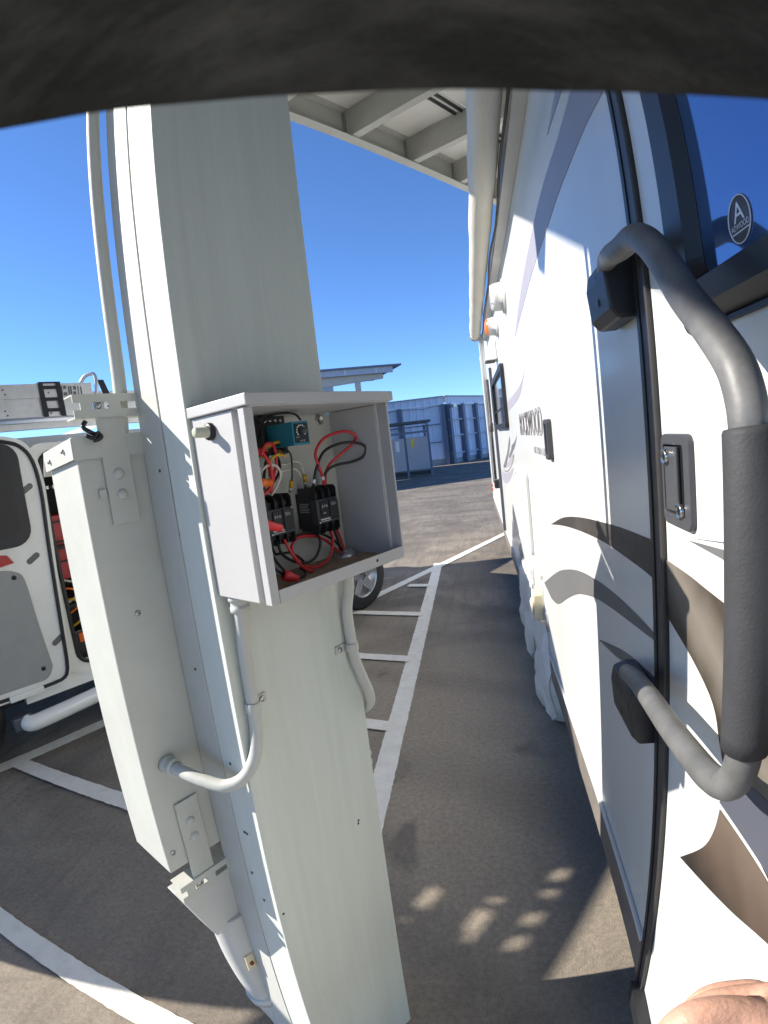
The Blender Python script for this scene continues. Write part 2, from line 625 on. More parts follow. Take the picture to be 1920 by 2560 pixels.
stripe('pavement_marking', (-.567, -1.5), (-.567, 6.62), .112, .004)
stripe('pavement_marking', xy(-3.0, -3.47), xy(16, -4.12), .115, .0075)
for k, uc in enumerate((5.75, 4.78, 3.82, 2.80, 1.85, .80, -.09, -1.05)):
    # hatch lines run from the van line to the trailer line, a little off square
    def hp(n):
        return xy(uc + .30 * (n + 2.5), n)
    n0 = -3.60
    # stop at x = -.567
    n1 = n0
    for i in range(400):
        n1 = n0 + i * .01
        if hp(n1)[0] > -.60:
            break
    if n1 - n0 > .12:
        stripe('pavement_marking', hp(n0), hp(n1), .10, .011 + k * .0002)

# ================================================================== CARPORT (column + canopy)
CU0, CU1, CN0, CN1 = .4491, .7683, -.9607, -.7872     # column in the carport frame
HC = 2.085
ZE = 1.62 + HC                                         # underside of the canopy edge at u = 2.35
NE = -2.40


def WC(u, n, z):
    return W(u, n, z + .069 * (u - 2.35))              # the canopy climbs along u


carport = thing('carport', W(.61, -.87, 0), 'grey steel carport with its boxed column beside the open box and white deck above', 'carport')
cm = (CN0 + CN1) / 2
TOPZ = ZE + .22


def channel(sign):
    # cold formed channel: web on one side, two flanges meeting the other channel at a seam
    t = .004
    n_out = CN1 if sign > 0 else CN0
    n_in = cm + sign * .0022
    m = MB(W)
    a, b = min(n_out, n_out - sign * t), max(n_out, n_out - sign * t)
    prof = [(CU0, n_in), (CU0 + .0005, n_out), (CU1 - .0005, n_out), (CU1, n_in),
            (CU1 - t, n_in), (CU1 - t, n_out - sign * t), (CU0 + t, n_out - sign * t), (CU0 + t, n_in)]
    m.prism(prof, 2, .0, 3.20)
    return m


col = channel(1).build('column', M['steel'], carport, bevel=.006, seg=3)
ch2 = channel(-1).build('rear_channel', M['steel2'], carport, bevel=.006, seg=3)
m = MB(W)
m.box(CU0 + .006, CU1 - .006, cm - .012, cm + .012, 0, 3.19)
m.build('seam_backing', M['steel2'], carport)
m = MB(W)
m.box(CU0 - .0015, CU0 + .003, cm - .0016, cm + .0016, .02, 1.5)
m.build('seam_sealant', M['cabinet'], carport)
# small bolt holes / chips on the column
for (uu, nn, zz_) in ((CU0 - .0004, -.842, 1.06), (CU0 - .0004, -.835, .905), (CU0 - .0004, -.843, .905), (CU0 - .0004, -.852, .80),
                      (CU0 - .0004, -.905, 1.24), (CU0 - .0004, -.83, .74), (CU0 - .0004, -.905, 1.62)):
    m = MB(W)
    m.lathe((uu, nn, zz_), (-1, 0, 0), [(.0001, .0008), (.003, .0008), (.003, 0)], 8)
    m.build('screw_hole', M['blackseal'], carport)
for (uu, zz_) in ((.697, .78), (.699, .787), (.46, .72)):
    m = MB(W)
    m.lathe((uu, CN1, zz_), (0, 1, 0), [(.0001, .0008), (.0028, .0008), (.003, 0)], 8)
    m.build('paint_chip', M['blackseal'], carport)
# canopy: fascia channel on the open side, purlins across, deck panels above
U0, U1, NR = -3.2, 8.4, 4.2
m = MB(WC)
m.prism([(NE, ZE), (NE + .075, ZE), (NE + .075, ZE + .006), (NE + .006, ZE + .006), (NE + .006, ZE + .205), (NE + .06, ZE + .205), (NE + .06, ZE + .211), (NE, ZE + .211)], 0, U0, U1)
m.build('fascia_channel', M['steel2'], carport)
pu = [2.84 + i * .71 for i in range(-8, 8)]
for x in pu:
    m = MB(WC)
    m.prism([(x, ZE + .012), (x + .07, ZE + .012), (x + .07, ZE + .018), (x + .006, ZE + .018), (x + .006, ZE + .204), (x + .06, ZE + .204), (x + .06, ZE + .21), (x, ZE + .21)], 1, NE + .008, NR)
    m.build('purlin', M['steel2'], carport)
    m = MB(WC)
    m.prism([(NE + .008, ZE + .02), (NE + .03, ZE + .02), (NE + .03, ZE + .19), (NE + .008, ZE + .19)], 0, x - .012, x - .001)
    m.build('clip_angle', M['zinc'], carport)
nn = NE - .03
i = 0
while nn < NR:
    m = MB(WC)
    w_ = .62
    m.box(U0 - .1, U1 + .1, nn, nn + w_ - .006, ZE + .212, ZE + .225)
    dk = m.build('deck_panel', M['deck'], carport)
    for o_ in (.05, .105):
        m = MB(WC); m.box(U0 - .1, U1 + .1, nn + w_ - o_, nn + w_ - o_ + .02, ZE + .196, ZE + .2118)
        m.build('deck_rib', M['blackseal'], dk)
    nn += w_
m = MB(WC)
m.box(CU0 - .02, CU1 + .02, CN0 - .03, CN1 + .03, 3.325, 3.345)
m.build('cap_plate', M['steel2'], carport)
m = MB(WC)
m.box((CU0 + CU1) / 2 - .07, (CU0 + CU1) / 2 + .07, NE + .09, NR - .2, TOPZ - .45, TOPZ - .225)
m.build('main_beam', M['steel2'], carport)
for uu in (-2.9, 5.6):
    m = MB(W)
    m.box(uu - .12, uu + .12, NR - 1.0, NR - .8, 0, ZE + .01 + .069 * (uu - 2.35))
    m.build('rear_post', M['steel2'], carport)

# ================================================================== OPEN ENCLOSURE ON THE COLUMN
EU0, EU1, EN0, EN1, EZ0, EZ1 = .456, .781, -.7855, -.633, 1.3975, 1.712
T_ = .002
enc = thing('electrical_enclosure', W(.62, -.71, EZ0), 'open grey steel electrical box full of red and black wires on the column', 'electrical box')
m = MB(W); m.box(EU0 + .004, EU1 - .004, EN0, EN0 + T_, EZ0 + .003, EZ1 - .02)
m.build('back_panel', M['cabinet'], enc)
# left side: sheet with a folded front edge
m = MB(W)
m.prism([(EU0, EN0), (EU0, EN1 - .034), (EU0 + .009, EN1 - .0335), (EU0 + .009, EN1 - .016), (EU0 - .002, EN1 - .0155), (EU0 - .002, EN1), (EU0 + .014, EN1), (EU0 + .014, EN1 - .0025), (EU0 + .0115, EN1 - .0025), (EU0 + .0115, EN1 - .037), (EU0 + .003, EN1 - .037), (EU0 + .003, EN0)], 2, EZ0, EZ1 - .016)
m.build('left_side', M['box'], enc, bevel=.0012)
m = MB(W)
m.prism([(EU1, EN0), (EU1, EN1), (EU1 - .004, EN1), (EU1 - .004, EN1 - .024), (EU1 - .0062, EN1 - .026), (EU1 - .003, EN0)], 2, EZ0, EZ1 - .016)
m.build('right_side', M['box'], enc, bevel=.0008)
m = MB(W); m.box(EU0 + .012, EU1 - .0065, EN0 + .0025, EN1 - .003, EZ0 + .001, EZ0 + .004)
m.build('floor_panel', M['dust'], enc)
m = MB(W); m.box(EU0 + .0145, EU1 - .001, EN1 - .0022, EN1 + .0006, EZ0 - .001, EZ0 + .021)
lip = m.build('front_lip', M['box'], enc, bevel=.0008)
m = MB(W); m.lathe((.70, EN1 + .0004, EZ0 + .011), (0, 1, 0), [(.0001, .0006), (.003, .0006), (.0031, 0)], 12)
m.build('screw_hole', M['blackseal'], lip)
m = MB(W)
m.prism([(EU0 - .006, EN0 + .001), (EU1 + .004, EN0 + .001), (EU1 + .004, EN1 + .013), (EU0 - .006, EN1 + .013)], 2, EZ1 - .0145, EZ1 + .003)
m.build('lid', M['box'], enc, bevel=.0018)
m = MB(W); m.box(EU0 + .004, EU1 - .004, EN0 + .002, EN1 + .010, EZ1 - .0165, EZ1 - .0148)
m.build('lid_underside', M['boxin'], enc)
m = MB(W); m.box(EU0 + .0035, EU0 + .0045, EN0 + .003, EN1 - .0375, EZ0 + .005, EZ1 - .018)
m.build('left_lining', M['boxin'], enc)
m = MB(W); m.box(EU1 - .0085, EU1 - .0066, EN0 + .003, EN1 - .0275, EZ0 + .005, EZ1 - .018)
m.build('right_lining', M['boxin'], enc)
# plug on the left face
c = Vector((EU0, -.729, 1.671))
m = MB(W); m.lathe(c, (-1, 0, 0), [(.0001, .007), (.0128, .007), (.0140, .005), (.0140, .0)], 24)
pl = m.build('plug', M['blackseal'], enc)
m = MB(W); m.lathe(c, (-1, 0, 0), [(.0001, .030), (.0068, .030), (.0082, .028), (.0086, .012), (.0098, .011), (.0098, .0072)], 24)
m.build('lens_cap', M['clear'], pl)
m = MB(W); m.lathe((.743, EN0 + T_, 1.682), (0, 1, 0), [(.0001, .0012), (.0085, .0012), (.0086, .003), (.0105, .003), (.0112, 0)], 20)
m.build('knockout', M['zinc'], enc)
m = MB(W)
m.lathe((.741, -.757, EZ0 + .004), (0, 0, 1), [(.024, 0), (.024, .007), (.018, .007), (.0175, .014), (.0145, .014), (.0145, .002)], 20)
m.build('conduit_bushing', M['zinc'], enc)


def textmesh(name, s, size, align='LEFT', outline=0):
    c = bpy.data.curves.new(name, 'FONT')
    c.body = s
    c.size = size
    c.align_x = align
    if outline:
        c.fill_mode = 'NONE'
        c.bevel_depth = outline
        c.bevel_resolution = 0
    c.resolution_u = 3
    o = bpy.data.objects.new(name, c)
    COL.objects.link(o)
    dg = bpy.context.evaluated_depsgraph_get()
    me = bpy.data.meshes.new_from_object(o.evaluated_get(dg))
    bpy.data.objects.remove(o)
    bpy.data.curves.remove(c)
    return me


def place_text(name, s, material, parent, origin, ex, ey, width=None, height=None, outline=0, off=None):
    """lettering on a surface: ex/ey world vectors of the text's right and up"""
    me = textmesh(name, s, 1.0, outline=outline)
    xs = [v.co.x for v in me.vertices]
    ys = [v.co.y for v in me.vertices]
    x0, x1, y0, y1 = min(xs), max(xs), min(ys), max(ys)
    sx = width / (x1 - x0)
    sy = height / (y1 - y0) if height else sx
    ex, ey = Vector(ex).normalized(), Vector(ey).normalized()
    ez = ex.cross(ey)
    origin = Vector(origin)
    for v in me.vertices:
        q = v.co.copy()
        v.co = origin + ex * ((q.x - x0) * sx) + ey * ((q.y - y0) * sy) + ez * (q.z * min(sx, sy))
    me.materials.clear()
    me.materials.append(material)
    o = bpy.data.objects.new(name, me)
    COL.objects.link(o)
    if parent:
        attach(o, parent)
    return o


EXu, EXn = W(1, 0, 0), W(0, 1, 0)
Zv = Vector((0, 0, 1))


def contactor(u0, label):
    w_, z0 = .057, 1.466
    t = thing('contactor', W(u0 + w_ / 2, -.745, z0), label, 'contactor', 'contactors in the open box')
    nb = EN0 + .0025
    m = MB(W); m.box(u0 + .003, u0 + w_ - .003, nb, nb + .050, z0 + .008, z0 + .076)
    m.build('base', M['blackplastic'], t, bevel=.0015)
    m = MB(W); m.box(u0, u0 + w_, nb + .046, nb + .062, z0 + .018, z0 + .064)
    m.build('cover', M['latch'], t, bevel=.0015)
    for k in range(4):      # barriers at the terminals
        x = u0 + .001 + k * (w_ - .004) / 3
        for zb, zt in ((z0 + .058, z0 + .087), (z0 - .002, z0 + .022)):
            m = MB(W)
            up = zb > z0 + .03
            pr = [(nb + .012, zb), (nb + .060, zb), (nb + .060, zt - .006), (nb + .054, zt), (nb + .012, zt)] if up else \
                 [(nb + .012, zt), (nb + .060, zt), (nb + .060, zb + .006), (nb + .054, zb), (nb + .012, zb)]
            m.prism(pr, 0, x, x + .0022)
            m.build('barrier', M['blackplastic'], t)
    for k in range(3):
        x = u0 + .010 + k * .0178
        for zc, s in ((z0 + .078, 1), (z0 + .006, -1)):
            m = MB(W); m.box(x - .004, x + .004, nb + .02, nb + .034, zc - .003, zc + .003)
            term = m.build('terminal', M['zinc'], t)
            m = MB(W); m.lathe((x, nb + .034, zc), (0, 1, 0), [(.0001, .003), (.0034, .003), (.0036, 0)], 10)
            m.build('screw', M['chrome'], term)
    cz = z0 + .018
    m = MB(W); m.box(u0 + .008, u0 + .026, nb + .062, nb + .0655, cz + .012, cz + .042)
    pan = m.build('face_plate', M['blackplastic'], t, bevel=.0012)
    m = MB(W); m.box(u0 + .031, u0 + .051, nb + .062, nb + .0655, cz + .004, cz + .044)
    m.build('face_plate', M['blackplastic'], t, bevel=.0012)
    m = MB(W); m.box(u0 + .0265, u0 + .0305, nb + .0615, nb + .063, cz + .014, cz + .044)
    m.build('slot', M['wblack'], t)
    o = nb + .0658
    place_text('lettering', 'E\u00b7T\u00b7N', M['stickwhite'], t, W(u0 + .0105, o, cz + .030), EXu, Zv, .013, .0045)
    place_text('lettering', '30A', M['stickwhite'], t, W(u0 + .0115, o, cz + .018), EXu, Zv, .0075, .0035)
    place_text('lettering', 'Definite', M['stickwhite'], t, W(u0 + .034, o, cz + .0345), EXu, Zv, .011, .0026)
    place_text('lettering', 'Purpose', M['stickwhite'], t, W(u0 + .034, o, cz + .031), EXu, Zv, .012, .0028)
    m = MB(W); m.box(u0 + .006, u0 + .052, nb + .0618, nb + .0627, cz + .0068, cz + .0088)
    m.build('stripe', M['paper'], t)
    m = MB(W); m.box(u0 + .006, u0 + .052, nb + .0618, nb + .0627, cz + .0036, cz + .0046)
    m.build('stripe', M['paper'], t)
    for zc in (cz + .003, cz + .043):
        m = MB(W); m.lathe((u0 + (.004 if zc < cz + .02 else .053), nb + .062, zc), (0, 1, 0), [(.0001, .0015), (.0026, .0015), (.0027, 0)], 10)
        m.build('screw', M['chrome'], t)
    # printed rating block on the side facing the viewer
    m = MB(W)
    for k in range(9):
        L_ = random.uniform(.022, .030)
        m.box(u0 + .0024, u0 + .0031, nb + .010, nb + .010 + L_, z0 + .040 + k * .0032, z0 + .0412 + k * .0032)
    m.build('rating_print', M['bin'], t)['kind'] = 'stuff'
    return t


contactor(.537, 'black two pole contactor with a red wire nut hanging in front of it')
contactor(.650, 'black two pole contactor below the looped red and black wires')

# timer relay in its socket
tm = thing('timer_relay', W(.60, -.74, 1.63), 'turquoise timer relay with a black dial plugged into its socket', 'timer relay')
nb = EN0 + .0025
m = MB(W); m.box(.572, .628, nb, nb + .030, 1.622, 1.692)
sk_ = m.build('socket', M['blackplastic'], tm, bevel=.002)
for zc in (1.683, 1.630):
    for k in range(4):
        m = MB(W); m.lathe((.582 + k * .0115, nb + .030, zc), (0, 1, 0), [(.0001, .002), (.0036, .002), (.0038, 0)], 10)
        m.build('screw', M['chrome'], sk_)
m = MB(W); m.box(.583, .620, nb + .0305, nb + .100, 1.634, 1.674)
m.build('housing', M['cyan'], tm, bevel=.001)
m = MB(W); m.box(.5865, .6165, nb + .0995, nb + .1012, 1.6375, 1.6705)
fc = m.build('face', M['wblack'], tm)
m = MB(W); m.lathe((.6015, nb + .1012, 1.6575), (0, 1, 0), [(.0001, .012), (.0055, .012), (.0064, .0), (.0064, .0)], 20)
m.build('knob', M['latch'], tm)
m = MB(W)
for k in range(11):
    a = math.radians(215 - k * 25)
    p = Vector((.6015 + .0098 * math.cos(a), nb + .1012, 1.6575 + .0098 * math.sin(a)))
    m.box(p.x - .0013, p.x + .0013, nb + .1010, nb + .1016, p.z - .0013, p.z + .0013)
m.build('dial_scale', M['stickwhite'], fc)['kind'] = 'stuff'
place_text('lettering', 'START', M['stickwhite'], fc, W(.5885, nb + .1015, 1.6460), EXu, Zv, .007, .0016)
place_text('lettering', 'N T E', M['stickwhite'], fc, W(.5975, nb + .1015, 1.6392), EXu, Zv, .010, .0026)
m = MB(W); m.tube(catmull([(.569, nb + .02, 1.660), (.570, nb + .045, 1.684), (.574, nb + .060, 1.6905), (.590, nb + .075, 1.6915), (.606, nb + .085, 1.688), (.612, nb + .092, 1.676)], 5), .0020, 8)
m.build('hold_down_clip', M['wblack'], tm)


def wire(path, r, mt, label, group='wires in the open box', sleeve=None, conn=None, cat='wire', name='wire', sub=7):
    pts = catmull(path, sub)
    m = MB(W); m.tube([tuple(p) for p in pts], r, 10)
    if sleeve is None and not conn:
        return tag(m.build(name, M[mt]), label, cat, group)
    t = thing(name, W(*path[0]), label, cat, group)
    m.build('insulation', M[mt], t)
    if sleeve is not None:
        i = max(1, int(sleeve * (len(pts) - 2)))
        m = MB(W); m.tube([tuple(pts[i]), tuple(pts[i] + (pts[i + 1] - pts[i]).normalized() * .008)], r * 1.25, 10)
        m.build('marker_sleeve', M['paper'], t)
    if conn:
        for e, mt2 in conn:
            p = pts[0] if e == 0 else pts[-1]
            q = pts[1] if e == 0 else pts[-2]
            d = (q - p).normalized()
            m = MB(W); m.tube([tuple(p - d * .008), tuple(p + d * .004)], .0030, 8)
            m.build('terminal_blade', M['zinc'], t)
            m = MB(W); m.tube([tuple(p + d * .003), tuple(p + d * .017)], .0042, 10)
            m.build('connector', M[mt2], t)
    return t


A_ = EN0
wire([(.694, A_ + .045, 1.548), (.686, A_ + .052, 1.568), (.672, A_ + .06, 1.592), (.668, A_ + .06, 1.616), (.689, A_ + .06, 1.639), (.722, A_ + .065, 1.650),
      (.752, A_ + .07, 1.650), (.768, A_ + .075, 1.638), (.764, A_ + .06, 1.622), (.745, A_ + .045, 1.606), (.727, A_ + .03, 1.588), (.720, A_ + .022, 1.56), (.722, A_ + .02, 1.50), (.738, A_ + .025, 1.44), (.741, A_ + .03, 1.405)],
     .0028, 'wred', 'red wire in a tall loop above a contactor, against the bare grey wall', sleeve=.07)
wire([(.664, A_ + .045, 1.548), (.661, A_ + .055, 1.568), (.667, A_ + .06, 1.59), (.69, A_ + .06, 1.617), (.725, A_ + .065, 1.628), (.752, A_ + .078, 1.628), (.772, A_ + .092, 1.617),
      (.771, A_ + .085, 1.598), (.757, A_ + .065, 1.59), (.738, A_ + .045, 1.588), (.724, A_ + .03, 1.58), (.716, A_ + .022, 1.56), (.716, A_ + .02, 1.50), (.732, A_ + .022, 1.44), (.737, A_ + .025, 1.405)],
     .0028, 'wblack', 'black wire in a wide loop against the bare grey wall of the box', sleeve=.06)
wire([(.567, A_ + .06, 1.474), (.572, A_ + .066, 1.452), (.582, A_ + .07, 1.43), (.598, A_ + .07, 1.413), (.612, A_ + .068, 1.405), (.624, A_ + .06, 1.407)],
     .0028, 'wred', 'short red wire dropping straight from a contactor to the box floor')
wire([(.690, A_ + .045, 1.474), (.689, A_ + .055, 1.450), (.670, A_ + .06, 1.418), (.637, A_ + .062, 1.408), (.606, A_ + .06, 1.416), (.586, A_ + .058, 1.44), (.586, A_ + .055, 1.457),
      (.602, A_ + .05, 1.467), (.627, A_ + .048, 1.467), (.655, A_ + .045, 1.46), (.684, A_ + .04, 1.446), (.712, A_ + .035, 1.422), (.736, A_ + .03, 1.405)],
     .0028, 'wred', 'red wire curled in a ring under the two contactors')
wire([(.654, A_ + .045, 1.474), (.653, A_ + .058, 1.45), (.632, A_ + .062, 1.426), (.603, A_ + .062, 1.422), (.576, A_ + .06, 1.434), (.558, A_ + .058, 1.452), (.556, A_ + .056, 1.472)],
     .0026, 'wblack', 'black wire hanging in a U between the two contactors')
wire([(.735, A_ + .034, 1.405), (.715, A_ + .04, 1.432), (.69, A_ + .042, 1.452), (.655, A_ + .045, 1.468), (.62, A_ + .044, 1.472), (.59, A_ + .042, 1.466)],
     .0026, 'wblack', 'black wire arching from the bushing behind the ring')
wire([(.545, A_ + .05, 1.474), (.55, A_ + .05, 1.452), (.565, A_ + .045, 1.448), (.60, A_ + .035, 1.44), (.63, A_ + .03, 1.415), (.62, A_ + .03, 1.404)],
     .0024, 'wblack', 'black wire sagging behind the contactors onto the floor')
wire([(.518, A_ + .075, 1.56), (.508, A_ + .088, 1.51), (.510, A_ + .09, 1.472), (.522, A_ + .09, 1.446), (.537, A_ + .092, 1.424)],
     .0026, 'wblack', 'thick black wire running down to the red wire nut on the floor')
wire([(.508, A_ + .082, 1.50), (.505, A_ + .086, 1.47), (.514, A_ + .086, 1.44), (.534, A_ + .09, 1.421)],
     .0023, 'wblack', 'thin black wire beside the thick one into the floor wire nut')
wire([(.545, A_ + .095, 1.415), (.57, A_ + .085, 1.405), (.592, A_ + .075, 1.406), (.598, A_ + .06, 1.415)],
     .0020, 'wblack', 'black wire tail lying on the dusty box floor')
wire([(.566, A_ + .045, 1.552), (.563, A_ + .05, 1.575), (.560, A_ + .056, 1.602), (.556, A_ + .06, 1.622), (.545, A_ + .068, 1.634), (.525, A_ + .08, 1.63), (.500, A_ + .09, 1.612)],
     .0028, 'wred', 'red wire rising from a contactor to the yellow bundle, with a white marker', sleeve=.2)
wire([(.492, A_ + .10, 1.637), (.512, A_ + .10, 1.632), (.535, A_ + .09, 1.61), (.540, A_ + .086, 1.59), (.528, A_ + .09, 1.568), (.505, A_ + .098, 1.560)],
     .0028, 'wred', 'red wire curling in a hook beside the orange wire nut')
wire([(.588, A_ + .034, 1.632), (.592, A_ + .045, 1.61), (.58, A_ + .055, 1.59), (.56, A_ + .06, 1.575), (.54, A_ + .065, 1.563), (.52, A_ + .07, 1.552)],
     .0026, 'wblack', 'black wire slanting from the timer socket past the orange wire nut')
wire([(.598, A_ + .034, 1.636), (.604, A_ + .05, 1.628), (.595, A_ + .06, 1.640), (.57, A_ + .065, 1.636), (.548, A_ + .07, 1.62), (.535, A_ + .072, 1.59), (.532, A_ + .07, 1.565)],
     .0026, 'wblack', 'black wire looping over the yellow wire below the timer')
wire([(.560, A_ + .04, 1.622), (.556, A_ + .055, 1.632), (.568, A_ + .06, 1.640), (.59, A_ + .062, 1.644), (.60, A_ + .06, 1.640)],
     .0034, 'wyellow', 'yellow wire bunched under the turquoise timer')
wire([(.630, A_ + .02, 1.556), (.630, A_ + .03, 1.58), (.629, A_ + .035, 1.62), (.612, A_ + .034, 1.634)],
     .0017, 'wblack', 'thin black wire straight down from the timer to a yellow connector', conn=[(0, 'wyellow')])
wire([(.668, A_ + .02, 1.562), (.665, A_ + .024, 1.582), (.66, A_ + .024, 1.6), (.645, A_ + .024, 1.606), (.62, A_ + .022, 1.603), (.600, A_ + .026, 1.612), (.596, A_ + .03, 1.626)],
     .0021, 'wwhite', 'upper thin white wire from the timer to a yellow connector', conn=[(0, 'wyellow')])
wire([(.664, A_ + .018, 1.572), (.65, A_ + .02, 1.59), (.628, A_ + .02, 1.592), (.605, A_ + .02, 1.592), (.585, A_ + .024, 1.604), (.574, A_ + .03, 1.622)],
     .0021, 'wwhite', 'lower thin white wire sagging across the back panel')
wire([(.556, A_ + .03, 1.556), (.556, A_ + .036, 1.575), (.552, A_ + .045, 1.592), (.545, A_ + .05, 1.605)],
     .0021, 'wwhite', 'short white wire into the yellow connector beside the orange wire nut', conn=[(0, 'wyellow')])
wire([(.505, A_ + .11, 1.625), (.522, A_ + .105, 1.640), (.545, A_ + .09, 1.641), (.562, A_ + .075, 1.634), (.568, A_ + .068, 1.612), (.560, A_ + .066, 1.588), (.553, A_ + .06, 1.560)],
     .0026, 'wred', 'red wire arching over the black ones beside the yellow bundle')
wire([(.512, A_ + .095, 1.598), (.530, A_ + .09, 1.606), (.556, A_ + .08, 1.604), (.572, A_ + .07, 1.588), (.566, A_ + .06, 1.566), (.560, A_ + .05, 1.553)],
     .0021, 'wwhite', 'white wire curving behind the orange wire nut')
wire([(.548, A_ + .045, 1.553), (.540, A_ + .06, 1.580), (.545, A_ + .07, 1.606), (.565, A_ + .075, 1.622), (.585, A_ + .07, 1.618), (.592, A_ + .05, 1.628)],
     .0024, 'wyellow', 'thin yellow wire rising from a contactor to the timer socket')
m = MB(W); m.lathe((.512, A_ + .10, 1.580), (.93, -.3, -.1), [(.0001, -.016), (.0078, -.016), (.0078, -.004), (.0062, .0), (.0060, .018), (.0001, .019)], 14)
tag(m.build('wire_nut', M['worange']), 'orange wire nut below the timer in the open box', 'wire nut', 'wire nuts in the box')
m = MB(W); m.lathe((.497, A_ + .128, 1.512), (.95, .1, -.36), [(.0001, -.026), (.0098, -.026), (.0095, -.014), (.0074, -.010), (.0066, .012), (.0054, .0145), (.0001, .0145)], 14)
tag(m.build('wire_nut', M['wnutred']), 'red wire nut hanging in front of a contactor', 'wire nut', 'wire nuts in the box')
m = MB(W); m.lathe((.541, A_ + .098, 1.4155), (.8, .22, -.42), [(.0075, -.016), (.0095, -.015), (.0095, -.004), (.0070, .0), (.0062, .012), (.0001, .013)], 14)
tag(m.build('wire_nut', M['wnutred']), 'red wire nut lying on the box floor', 'wire nut', 'wire nuts in the box')

# ================================================================== CABINET BEHIND THE COLUMN, ON STRUTS
KU0, KU1, KN0, KN1, KZ0, KZ1 = .329, .90, -1.118, -.9625, .822, 1.690
cab = thing('meter_cabinet', W(.6, -1.04, KZ0), 'tall narrow grey cabinet with a rain hood, hung behind the column', 'cabinet')
m = MB(W); m.box(KU0, KU1, KN0, KN1, KZ0, KZ1 - .03)
m.build('body', M['cabinet'], cab, bevel=.0025)
m = MB(W)
m.prism([(KN0 - .03, KZ1 - .052), (KN0 - .028, KZ1 - .052), (KN0 - .004, KZ1 - .012), (KN1 + .004, KZ1 + .0), (KN1 + .004, KZ1 - .034), (KN1 + .006, KZ1 - .034), (KN1 + .006, KZ1 + .006), (KN0 - .006, KZ1 - .006)], 0, KU0 - .006, KU1 + .006)
hood = m.build('hood', M['cabinet'], cab)
m = MB(W)
m.prism([(KN0 - .004, KZ1 - .044), (KN1 + .005, KZ1 - .032), (KN1 + .005, KZ1 + .004), (KN0 - .005, KZ1 - .008)], 0, KU0 - .0075, KU0 - .0055)
m.build('hood_side', M['cabinet'], cab, bevel=.0006)
for nn_, zz_ in ((KN0 + .03, KZ1 - .026), (KN0 + .115, KZ1 - .014)):
    m = MB(W); m.lathe((KU0 - .0075, nn_, zz_), (-1, 0, 0), [(.0001, .004), (.004, .004), (.0045, 0)], 10)
    m.build('screw', M['zinc'], hood)
for uu, zz_ in ((.357, KZ1 - .018), (.385, 1.365), (.385, 1.052), (.345, .865)):
    m = MB(W); m.lathe((uu, KN1, zz_), (0, 1, 0), [(.0001, .0028), (.0052, .0028), (.0060, 0)], 14)
    s_ = m.build('screw', M['zinc'], cab)
    m = MB(W); m.box(uu - .0022, uu + .0022, KN1 + .0027, KN1 + .0032, zz_ - .0007, zz_ + .0007)
    m.build('slot', M['blackseal'], s_)
for z0, z1, uu, ss in ((1.535, 1.742, .395, 1), (.775, .965, .395, -1)):
    m = MB(W); m.box(uu - .024, uu + .026, KN1 + .001, KN1 + .0065, z0, z1)
    st = m.build('hanger_strap', M['cabinet'], cab, bevel=.001)
    zb = z0 + .052 if ss > 0 else z1 - .05
    for dz in (0, .038):
        m = MB(W); m.lathe((uu, KN1 + .0065, zb + ss * dz), (0, 1, 0), [(.0001, .0065), (.004, .0062), (.0075, .0045), (.0098, .0015), (.0102, 0)], 18)
        m.build('bolt_head', M['cabinet'], st)
m = MB(W); m.box(.356, .368, KN1 + .0003, KN1 + .006, 1.585, 1.60)
m.build('tab', M['cabinet'], cab)


def strut(u0, u1, z0, z1, n_front, label):
    """slotted channel, open side to the back; slots cut as real openings between webs"""
    t = thing('strut_channel', W((u0 + u1) / 2, n_front, z0), label, 'strut channel', 'slotted struts on the column')
    zc = (z0 + z1) / 2
    sl = .0065
    m = MB(W)
    slots = []
    x = u0 - .018
    while x < u1:
        slots.append((x, x + .030))
        x += .0505
    m.box(u0, u1, n_front - .0025, n_front, zc + sl, z1)
    m.box(u0, u1, n_front - .0025, n_front, z0, zc - sl)
    prev = u0
    for a, b in slots:
        if a > prev:
            m.box(prev, min(a, u1), n_front - .0025, n_front, zc - sl, zc + sl)
        prev = max(prev, b)
    if prev < u1:
        m.box(prev, u1, n_front - .0025, n_front, zc - sl, zc + sl)
    m.box(u0, u1, n_front - .041, n_front - .0026, z1 - .0025, z1)
    m.box(u0, u1, n_front - .041, n_front - .0026, z0, z0 + .0025)
    m.build('channel', M['cabinet'], t)
    m = MB(W)
    a, b = slots[1]
    m.box(a + .004, b - .006, n_front - .016, n_front - .006, zc - .010, zc + .010)
    m.build('channel_nut', M['zinc'], t, bevel=.002)
    m = MB(W); m.lathe(((a + b) / 2 - .002, n_front - .006, zc), (0, 1, 0), [(.0001, .004), (.005, .004), (.0052, 0)], 10)
    m.build('bolt_end', M['zinc'], t)
    return t


strut(.333, .93, 1.7265, 1.768, -.951, 'slotted steel strut above the tall cabinet')
strut(.334, .93, .744, .785, -.951, 'slotted steel strut below the tall cabinet')
m = MB(W)
m.tube(catmull([(.352, -.957, 1.722), (.346, -.956, 1.712), (.352, -.950, 1.704), (.362, -.954, 1.699), (.372, -.950, 1.694), (.366, -.947, 1.689), (.357, -.949, 1.687)], 5), .0042, 7)
m.tube(catmull([(.348, -.953, 1.697), (.358, -.947, 1.691), (.368, -.951, 1.700), (.374, -.956, 1.690)], 5), .0036, 7)
tag(m.build('black_putty', M['blackseal']), 'lump of black sealant between the strut and the cabinet hood', 'sealant')

# ================================================================== CONDUITS
RC = .0118


